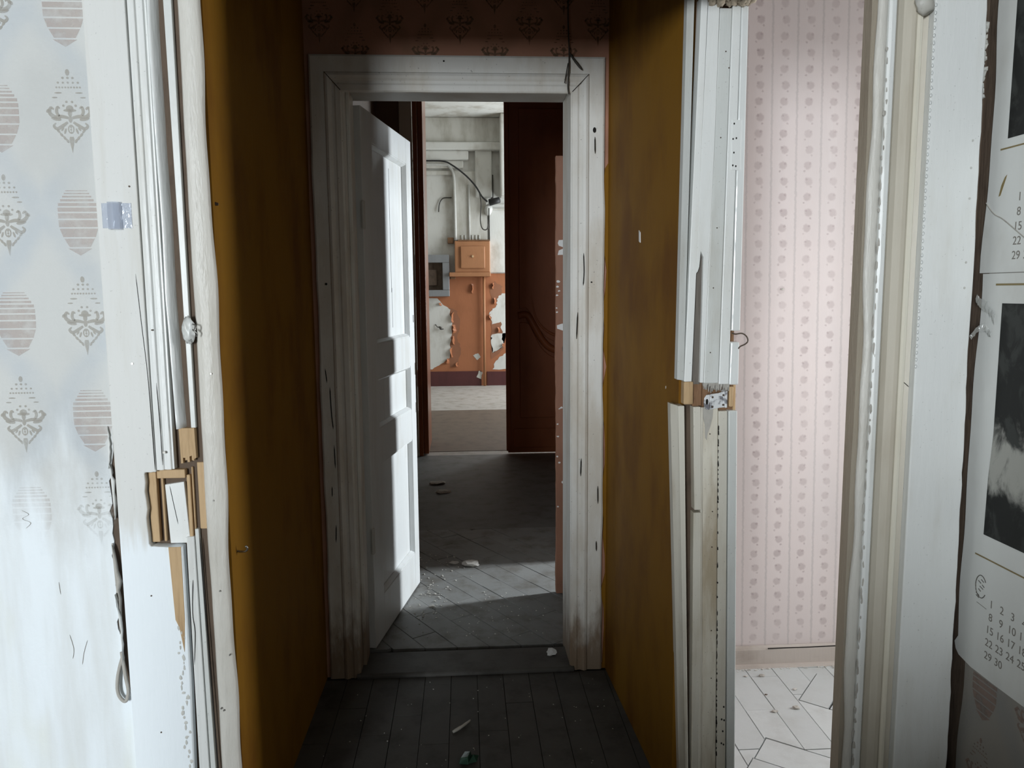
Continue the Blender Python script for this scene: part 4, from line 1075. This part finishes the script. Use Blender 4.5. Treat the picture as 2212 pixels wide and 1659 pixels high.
for i, (x, z, w, h) in enumerate(((-0.17, 1.18, 0.05, 0.16), (-0.14, 0.98, 0.09, 0.13), (-0.17, 0.80, 0.06, 0.14), (-0.20, 0.62, 0.05, 0.16), (-0.25, 0.44, 0.08, 0.08), (0.15, 1.62, 0.05, 0.15), (0.47, 1.64, 0.03, 0.10), (0.49, 1.40, 0.04, 0.10), (0.41, 1.14, 0.03, 0.09), (0.55, 0.93, 0.06, 0.08), (0.62, 0.68, 0.05, 0.06), (-0.12, 0.38, 0.05, 0.07), (-0.36, 1.33, 0.07, 0.05))):
    m = MB(); v = []
    for k in range(5):                       # ragged sheet of paint lifting off along one edge
        t = k / 4; zz = z - h * t
        x0_ = x + q.uniform(-0.012, 0.012)
        v += [(x0_ - w * q.uniform(0.25, 0.6), 12.285 - 0.05 * math.sin(3.1 * (0.1 + 0.8 * t)), zz + q.uniform(-0.01, 0.01)), (x0_, 12.289, zz), (x0_ + w * 0.5, 12.2912, zz + q.uniform(-0.008, 0.008))]
    f = []
    for k in range(4):
        for jj in range(2): f.append((3 * k + jj, 3 * k + jj + 1, 3 * k + jj + 4, 3 * k + jj + 3))
    m.add(v, f)
    m.build('curled_flake', 'far_brown', wfar)
tag(MB().tube(bez([(-0.46, 12.285, 0.99), (-0.43, 12.26, 0.95), (-0.39, 12.25, 0.945), (-0.37, 12.24, 0.92), (-0.33, 12.25, 0.915)], 5), [0.006 + 0.016 * math.exp(-((k - 13) / 4.0) ** 2) for k in range(21)], 7).build('wire_tuft', 'dark_wire', smooth=True), 'tangled wire stub sticking out of the bare plaster below the grey niche', 'wire')
# plastered chase, pilaster and ceiling steps
tf = struct(root('trim_far_cornice', (0.0, 12.25, 1.79)), 'white stepped cornice and plastered chases on the far wall')
MB().box(-0.135, 0.385, 12.245, 12.301, 2.30, 3.36).build('plaster_chase', 'far_shade', tf, bevel=0.02)
MB().box(0.40, 1.6, 12.255, 12.301, 1.795, 2.86).build('plaster_panel', 'far_white', tf, bevel=0.012)
MB().box(0.20, 0.46, 12.20, 12.301, 2.95, 3.72).build('pilaster', 'far_white', tf, bevel=0.02)
for z0, z1, d, x1 in ((3.78, 4.16, 0.10, 1.2), (3.66, 3.78, 0.17, 1.0), (3.52, 3.66, 0.12, 0.10), (3.40, 3.52, 0.07, 0.02), (3.30, 3.37, 0.05, -0.02)):
    MB().box(-2.9, x1, 12.30 - d, 12.301, z0, z1).build('cornice_step', 'far_white' if d > 0.1 else 'far_shade', tf, bevel=0.02)
MB().box(0.58, 1.4, 11.9, 12.301, 2.95, 4.16).build('beam_end', 'far_white', tf, bevel=0.02)
tag(MB().tube(bez([(-0.118, 12.225, 2.30), (-0.122, 12.225, 3.0), (-0.135, 12.225, 3.30), (-0.20, 12.225, 3.42), (-0.30, 12.225, 3.45), (-0.9, 12.225, 3.46)], 7), 0.021, 9).build('white_conduit', 'white_pipe', smooth=True), 'white conduit rising from the fuse cabinet and bending left', 'conduit')
tag(MB().tube([(0.10, 12.232, 2.30), (0.10, 12.232, 3.15)], 0.016, 8).build('white_conduit', 'white_pipe', smooth=True), 'straight white conduit above the middle of the fuse cabinet', 'conduit')
for k in range(6):
    tag(MB().tube([(-0.02 + 0.055 * k, 12.235, 2.295), (-0.02 + 0.055 * k, 12.235, 2.38)], 0.010, 7).build('cable_gland', 'white_pipe', smooth=True), ('leftmost', 'second', 'third', 'fourth', 'fifth', 'rightmost')[k] + ' pale cable gland, counted from the left, on the fuse cabinet top', 'cable gland', 'cable glands on the fuse cabinet')
tag(MB().tube(bez([(-1.2, 12.14, 3.50), (-0.616, 12.14, 3.495), (-0.30, 12.14, 3.49), (-0.15, 12.14, 3.43), (0.05, 12.14, 3.28), (0.20, 12.14, 3.12), (0.30, 12.14, 2.96), (0.385, 12.14, 2.88)], 8), 0.013, 7).build('black_cable', 'black_cable', smooth=True), 'black cable sagging across the top of the far wall', 'cable')
tag(MB().tube(bez([(0.262, 12.10, 3.00), (0.285, 12.10, 2.85), (0.27, 12.10, 2.60), (0.30, 12.10, 2.47), (0.37, 12.10, 2.46), (0.40, 12.10, 2.58), (0.405, 12.10, 2.78)], 8), 0.009, 7).build('cable_loop', 'dark_wire', smooth=True), 'thin dark cable hanging in a loop under the lamp holder', 'cable')
tag(MB().tube([(0.412, 12.235, 2.29), (0.412, 12.235, 2.78)], 0.009, 7).build('drop_cable', 'dark_wire', smooth=True), 'straight dark cable entering the fuse cabinet at its right end', 'cable')
tag(MB().tube(bez([(-0.17, 12.29, 2.96), (-0.30, 12.28, 2.95), (-0.36, 12.28, 2.87), (-0.375, 12.27, 2.74)], 6), 0.008, 6).build('wire_stub', 'dark_wire', smooth=True), 'short dark wire curling from the white conduit on the far wall', 'wire')
lh = tag(root('lamp_holder', (0.45, 12.15, 2.70)), 'black lamp holder on a white bracket high on the far wall', 'lamp holder')
MB().tube([(0.42, 12.18, 2.875), (0.57, 12.12, 2.905)], [0.055, 0.045], 12).build('socket', 'black_cable', lh, smooth=True)
MB().tube([(0.46, 12.24, 3.30), (0.46, 12.24, 2.92)], 0.022, 8).build('stem', 'dark_wire', lh, smooth=True)
MB().blob((0.40, 12.20, 2.76), (0.06, 0.05, 0.09), 3, 0.15, 2).build('insulator', 'white_pipe', lh, smooth=True)
tag(MB().box(0.39, 1.4, 12.225, 12.254, 2.765, 2.79).build('wall_rail', 'far_shade', bevel=0.005), 'pale horizontal rail beside the lamp holder on the far wall', 'rail')
# fuse cabinet
fb = tag(root('fuse_cabinet', (0.14, 12.16, 1.74)), 'brown painted wooden fuse cabinet above the vertical pipe', 'cabinet')
MB().box(-0.135, 0.415, 12.12, 12.290, 1.80, 2.285).build('body', 'box_brown', fb, bevel=0.012)
MB().box(-0.045, 0.335, 12.095, 12.12, 1.86, 2.20).build('door', 'box_brown', fb, bevel=0.012)
MB().box(-0.225, 0.42, 12.08, 12.290, 1.735, 1.80).build('ledge', 'box_brown', fb, bevel=0.010)
MB().disc_y(0.145, 2.045, 0.018, 0.018, 12.075, 12.096, 10).build('knob', 'raw_wood', fb)
MB().box(-0.08, 0.415, 12.11, 12.290, 2.286, 2.30).build('top_board', 'brown_wood', fb)
tag(MB().box(-0.245, -0.150, 12.235, 12.299, 2.25, 2.345).build('junction_box', 'brown_wood', bevel=0.010), 'small dark junction box at the top left of the fuse cabinet', 'box')
tag(MB().box(-0.21, -0.13, 12.25, 12.290, 1.70, 1.733).build('wooden_peg', 'brown_wood', bevel=0.006), 'small dark block under the left end of the fuse cabinet ledge', 'block')
tag(MB().tube([(0.312, 12.235, 0.0), (0.318, 12.235, 1.735)], 0.022, 10).build('vertical_pipe', 'box_brown', smooth=True), 'brown vertical pipe running from the fuse cabinet to the floor', 'pipe')
# grey framed niche
gn = tag(root('meter_niche', (-0.45, 12.2, 1.43)), 'grey framed dark meter niche left of the fuse cabinet', 'niche')
MB().box(-0.76, -0.225, 12.16, 12.290, 1.955, 2.075).build('frame_top', 'grey_frame', gn, bevel=0.008)
MB().box(-0.76, -0.225, 12.16, 12.290, 1.430, 1.530).build('frame_bottom', 'grey_frame', gn, bevel=0.008)
MB().box(-0.330, -0.225, 12.16, 12.290, 1.531, 1.954).build('frame_side', 'grey_frame', gn, bevel=0.008)
MB().box(-0.76, -0.66, 12.16, 12.290, 1.531, 1.954).build('frame_side', 'grey_frame', gn, bevel=0.008)
MB().box(-0.66, -0.330, 12.27, 12.290, 1.531, 1.954).build('niche_back', 'dark_plaster', gn)
MB().box(-0.62, -0.42, 12.23, 12.269, 1.60, 1.85).build('meter_board', 'dark_plaster', gn, bevel=0.01)

# ------------------------------------------------------------------ pink room skirting and debris
bp = struct(root('baseboard_pink_room', (1.5, 2.86, 0)), 'dusty brownish skirting board under the pink wallpaper')
MB().prism_x([(2.869, 0.0), (2.869, 0.083), (2.864, 0.085), (2.858, 0.078), (2.854, 0.070), (2.852, 0.0)], 0.716, 2.598).build('skirting_board', 'skirting', bp)
MB().prism_x([(2.852, 0.0), (2.852, 0.013), (2.843, 0.010), (2.838, 0.0)], 0.716, 2.598).build('quarter_round', 'skirting', bp)
MB().tube(bez([(1.19, 2.8515, 0.0765), (1.27, 2.8555, 0.075), (1.36, 2.8555, 0.0745), (1.52, 2.8555, 0.0765), (1.9, 2.8555, 0.0765)], 5), 0.0022, 6).build('split', 'dark_hole', bp)
q = random.Random(12)
for i, (x, y, w, mt) in enumerate(((1.075, 2.779, 0.007, 'crumb'), (1.136, 2.776, 0.011, 'grey_rag'), (1.170, 2.540, 0.013, 'grey_rag'), (1.085, 2.522, 0.010, 'grey_rag'), (1.222, 2.668, 0.008, 'crumb'), (1.10, 2.640, 0.005, 'dark_plaster'))):
    lab = ['pale crumb near the post on the pink room floor', 'dark flat flake near the skirting on the pink room floor', 'larger fluff of debris in the middle of the pink room floor', 'smaller fluff of debris nearer the post on the pink room floor', 'pale round crumb beside the seam on the pink room floor', 'tiny dark speck of dirt on the pink room floor'][i]
    tag(MB().blob((x, y, w * 0.35 + 0.0005), (w, w * 0.7, w * 0.4), i, 0.35, 2).build('debris_crumb', mt), lab, 'debris')

# ------------------------------------------------------------------ calendar sheets on the side wall
def wall_sheet(name, pts, mat, x, parent, th=0.0008):
    return MB().prism_x(pts, x - th, x).build(name, mat, parent)
def wavyedge(y, z0, z1, n, amp, seed):
    return [(y + amp * wob(z0 + (z1 - z0) * i / n, 1, seed), z0 + (z1 - z0) * i / n) for i in range(n + 1)]
c1 = tag(root('calendar_page', (1.244, 1.55, 1.53)), 'upper white calendar page with a dark photograph, taped beside the casing', 'calendar', 'calendar pages on the side wall')
wall_sheet('paper_sheet', wavyedge(1.797, 1.535, 2.75, 30, 0.010, 1.0) + [(1.25, 2.75), (1.25, 1.535)], 'paper', 1.2462, c1)
wall_sheet('photograph', [(1.735, 1.838), (1.733, 2.45), (1.31, 2.45), (1.31, 1.838)], 'calendar_photo', 1.2452, c1)
wall_sheet('gold_line', [(1.757, 1.815), (1.757, 1.8185), (1.29, 1.8185), (1.29, 1.815)], 'gold_ink', 1.2452, c1)
c2 = tag(root('calendar_page', (1.244, 1.55, 0.56)), 'lower white calendar page with a dark blossom photograph and a number grid', 'calendar', 'calendar pages on the side wall')
low_edge = [(1.809, 0.60), (1.803, 0.583), (1.79, 0.572), (1.743, 0.563), (1.66, 0.561), (1.25, 0.560)]
wall_sheet('paper_sheet', [(1.25, 1.533)] + wavyedge(1.797, 1.533, 0.62, 24, 0.009, 3.0) + low_edge, 'paper', 1.2462, c2)
wall_sheet('photograph', [(1.7165, 1.464), (1.716, 1.155), (1.724, 1.05), (1.7265, 0.9085), (1.31, 0.9085), (1.31, 1.464)], 'calendar_photo', 1.2452, c2)
wall_sheet('gold_line', [(1.742, 1.505), (1.742, 1.5095), (1.28, 1.5095), (1.28, 1.505)], 'gold_ink', 1.2452, c2)
wall_sheet('gold_line', [(1.752, 0.851), (1.752, 0.8545), (1.28, 0.8545), (1.28, 0.851)], 'gold_ink', 1.2452, c2)
def text(s, y, z, size, mat, parent, name='printed_number'):
    cu_ = bpy.data.curves.new(name, 'FONT')
    cu_.body = s; cu_.size = size; cu_.extrude = 0.0002; cu_.align_x = 'CENTER'; cu_.align_y = 'CENTER'
    cu_.materials.append(M[mat])
    f_ = bpy.data.objects.new(name, cu_)
    me_ = bpy.data.meshes.new_from_object(f_)
    bpy.data.objects.remove(f_)
    if not me_.materials: me_.materials.append(M[mat])
    o = bpy.data.objects.new(name, me_); COL.objects.link(o)
    o.rotation_euler = (R(90), 0, R(-90))
    o.parent = parent; o.location = Vector((1.2451, y, z)) - WL[parent.name]
rows = [('1', '2', '3', '4', '5', '6', '7'), ('8', '9', '10', '11', '12', '13', '14'), ('15', '16', '17', '18', '19', '20', '21'), ('22', '23', '24', '25', '26', '27', '28'), ('29', '30')]
for r_, row in enumerate(rows):
    for k, s in enumerate(row):
        text(s, 1.684 - 0.036 * k, 0.748 - 0.0325 * r_, 0.027, 'grey_ink', c2)
for r_, row in enumerate(rows):
    for k, s in enumerate(row):
        text(s, 1.684 - 0.036 * k, 1.702 - 0.0325 * r_, 0.027, 'grey_ink', c1)
m = MB()
n = 22
for k in range(n):                       # small oval emblem left of the grid
    a0, a1 = 2 * math.pi * k / n, 2 * math.pi * (k + 0.9) / n
    if 8 < k < 13: continue
    m.tube([(1.2449, 1.724 + 0.019 * math.cos(a0), 0.778 + 0.028 * math.sin(a0)), (1.2449, 1.724 + 0.019 * math.cos(a1), 0.778 + 0.028 * math.sin(a1))], 0.0010, 5)
for dy, dz, l_ in ((0.010, 0.012, 0.010), (0.004, 0.0, 0.012), (0.008, -0.008, 0.008), (0.016, -0.020, 0.012), (-0.004, 0.006, 0.008), (0.015, -0.026, 0.010), (0.0, 0.018, 0.009)):
    m.tube([(1.2449, 1.724 + dy, 0.778 + dz), (1.2449, 1.724 + dy - l_, 0.778 + dz - 0.004)], 0.0009, 5)
m.build('oval_emblem', 'dark_ink', c2)
MB().tube([(1.2449, 1.735, 0.735), (1.2449, 1.70, 0.731)], 0.0006, 5).build('thin_rule', 'grey_ink', c2)
MB().tube(bez([(1.2447, 1.795, 1.70), (1.2447, 1.765, 1.672), (1.2447, 1.73, 1.655), (1.2447, 1.66, 1.61)], 5), 0.0012, 5).build('pencil_smear', 'grey_rag', c1)
MB().prism_x([(1.754, 1.710), (1.748, 1.712), (1.733, 1.748), (1.730, 1.757), (1.737, 1.752), (1.747, 1.735)], 1.2449, 1.2453).build('stain', 'gold_ink', c1)
# crumpled tape where the two pages meet
def tape(name, pts, w, seed, label):
    q = random.Random(seed); P = bez(pts, 6); v = []
    for i, p in enumerate(P):
        ww = w * q.uniform(0.75, 1.15)
        v += [(p.x + q.uniform(-0.002, 0.002), p.y, p.z + ww), (p.x - 0.004 + q.uniform(-0.003, 0.003), p.y, p.z), (p.x + q.uniform(-0.002, 0.002), p.y, p.z - ww)]
    f = []
    for i in range(len(P) - 1):
        for j in range(2): f.append((3 * i + j, 3 * i + j + 1, 3 * i + j + 4, 3 * i + j + 3))
    return tag(MB().add(v, f).build(name, 'clear_tape', smooth=True), label, 'tape')
tape('tape_strip', [(1.229, 1.785, 1.475), (1.233, 1.778, 1.465), (1.238, 1.760, 1.455), (1.241, 1.745, 1.44), (1.242, 1.735, 1.425)], 0.012, 1, 'crumpled clear tape bridging the gap above the lower calendar page')
tape('tape_strip', [(1.212, 1.768, 1.386), (1.220, 1.760, 1.402), (1.230, 1.752, 1.406), (1.240, 1.752, 1.398), (1.242, 1.745, 1.390)], 0.008, 2, 'curled clear tape loop bridging the gap, lower of the two')

# ------------------------------------------------------------------ things lying about
gg = tag(root('glass_shard', (-0.012, 2.33, 0)), 'broken green bottle glass lying on the dark passage floor', 'glass')
MB().hexa([(-0.040, 2.295, 0.004), (-0.008, 2.290, 0.003), (0.004, 2.335, 0.003), (-0.022, 2.350, 0.006), (-0.034, 2.300, 0.022), (-0.010, 2.297, 0.026), (0.000, 2.332, 0.024), (-0.020, 2.342, 0.018)]).build('curved_piece', 'green_glass', gg, bevel=0.002)
MB().add([(-0.012, 2.292, 0.004), (0.018, 2.306, 0.003), (0.026, 2.335, 0.006), (0.004, 2.338, 0.010), (0.008, 2.312, 0.024), (-0.012, 2.292, 0.008), (0.018, 2.306, 0.007), (0.026, 2.335, 0.010), (0.004, 2.338, 0.014)], [(0, 1, 4), (1, 2, 4), (2, 3, 4), (3, 0, 4), (0, 3, 2, 1)]).build('jagged_piece', 'green_glass', gg)
tag(MB().tube(bez([(-0.060, 2.475, 0.006), (-0.03, 2.50, 0.009), (0.0, 2.545, 0.005)], 5), [0.005, 0.005, 0.006, 0.006, 0.006, 0.005, 0.005, 0.005, 0.004, 0.004, 0.003], 6).build('splinter', 'old_white', smooth=True), 'pale wood splinter lying on the passage floor behind the green glass', 'splinter')
def scrap(loc, w, seed, label, flat=0.35, mat='crumb'):
    return tag(MB().blob((loc[0], loc[1], loc[2] + w * flat * 0.8), (w, w * 0.75, w * flat), seed, 0.28, 2).build('plaster_scrap', mat), label, 'scrap')
scrap((0.335, 2.985, 0.018), 0.020, 1, 'white scrap lying on the threshold by the right casing', 0.7, 'leaf_white')
scrap((0.012, 4.10, 0.0), 0.048, 2, 'larger pale scrap at the far edge of the sunlit strip', 0.3)
scrap((-0.078, 4.135, 0.0), 0.024, 3, 'smaller pale scrap at the far edge of the sunlit strip', 0.3)
scrap((-0.235, 5.94, 0.0), 0.060, 4, 'farther of two pale scraps deep in the dark corridor', 0.2)
scrap((-0.18, 5.67, 0.0), 0.055, 5, 'nearer of two pale scraps deep in the dark corridor', 0.2)
scrap((-0.175, 3.545, 0.0), 0.016, 6, 'pale scrap at the near edge of the sunlit strip', 0.4)
m = MB(); q = random.Random(8)
for i in range(120):
    x, y = q.gauss(-0.20, 0.09), q.uniform(3.35, 4.3)
    if x < -0.24 + (y - 3.83) * 0.19: x = -0.235 + (y - 3.83) * 0.19 + abs(q.gauss(0, 0.03)) if y < 3.88 else abs(x)*-1
    s = q.uniform(0.002, 0.006)
    m.blob((x, y, s * 0.5), (s, s, s * 0.6), i, 0.3, 1)
for i in range(90):
    s = q.uniform(0.0015, 0.004)
    m.blob((q.uniform(-0.3, 0.38), q.uniform(3.14, 3.7), s * 0.5), (s, s, s * 0.6), i, 0.3, 1)
for i in range(60):
    s = q.uniform(0.0012, 0.003)
    m.blob((q.uniform(-0.5, 0.5), q.uniform(2.2, 2.85), s * 0.5), (s, s, s * 0.6), i, 0.3, 1)
for i in range(140):
    s = q.uniform(0.0012, 0.004)
    m.blob((q.uniform(0.75, 1.7), 2.836 - abs(q.gauss(0, 0.010)), s * 0.5), (s, s, s * 0.6), i, 0.3, 1)
tag(m.build('plaster_dust', 'crumb'), 'fine plaster crumbs scattered over the floors', 'crumbs', kind='stuff')
sh = tag(MB().tube(bez([(-0.572, 1.877, 0.868), (-0.560, 1.876, 0.866), (-0.548, 1.874, 0.868), (-0.543, 1.872, 0.876), (-0.547, 1.870, 0.882)], 5), 0.0028, 7).build('screw_hook', 'steel', smooth=True), 'small metal screw hook in the sunlit edge of the ochre wall', 'hook')
tag(MB().tube([(-0.571, 1.850, 1.706), (-0.563, 1.850, 1.705)], [0.005, 0.003], 8).build('wall_nail', 'rust_nail'), 'dark nail high in the sunlit edge of the ochre wall', 'nail')
tag(MB().prism_x([(2.435, 1.650), (2.452, 1.655), (2.455, 1.690), (2.438, 1.682)], 0.5575, 0.5600).build('paper_scrap', 'leaf_white'), 'tiny white paper scrap stuck on the ochre partition', 'scrap')
tag(MB().blob((0.574, 2.152, 1.224), (0.003, 0.008, 0.008), 1, 0.2, 1).build('wall_plug', 'crumb'), 'pale plug in the ochre partition beside the broken post', 'plug')
tag(MB().blob((1.206, 2.869, 1.500), (0.006, 0.003, 0.005), 1, 0.3, 1).build('wallpaper_snag', 'grey_rag'), 'dark snag torn in the pink wallpaper at eye height', 'snag')
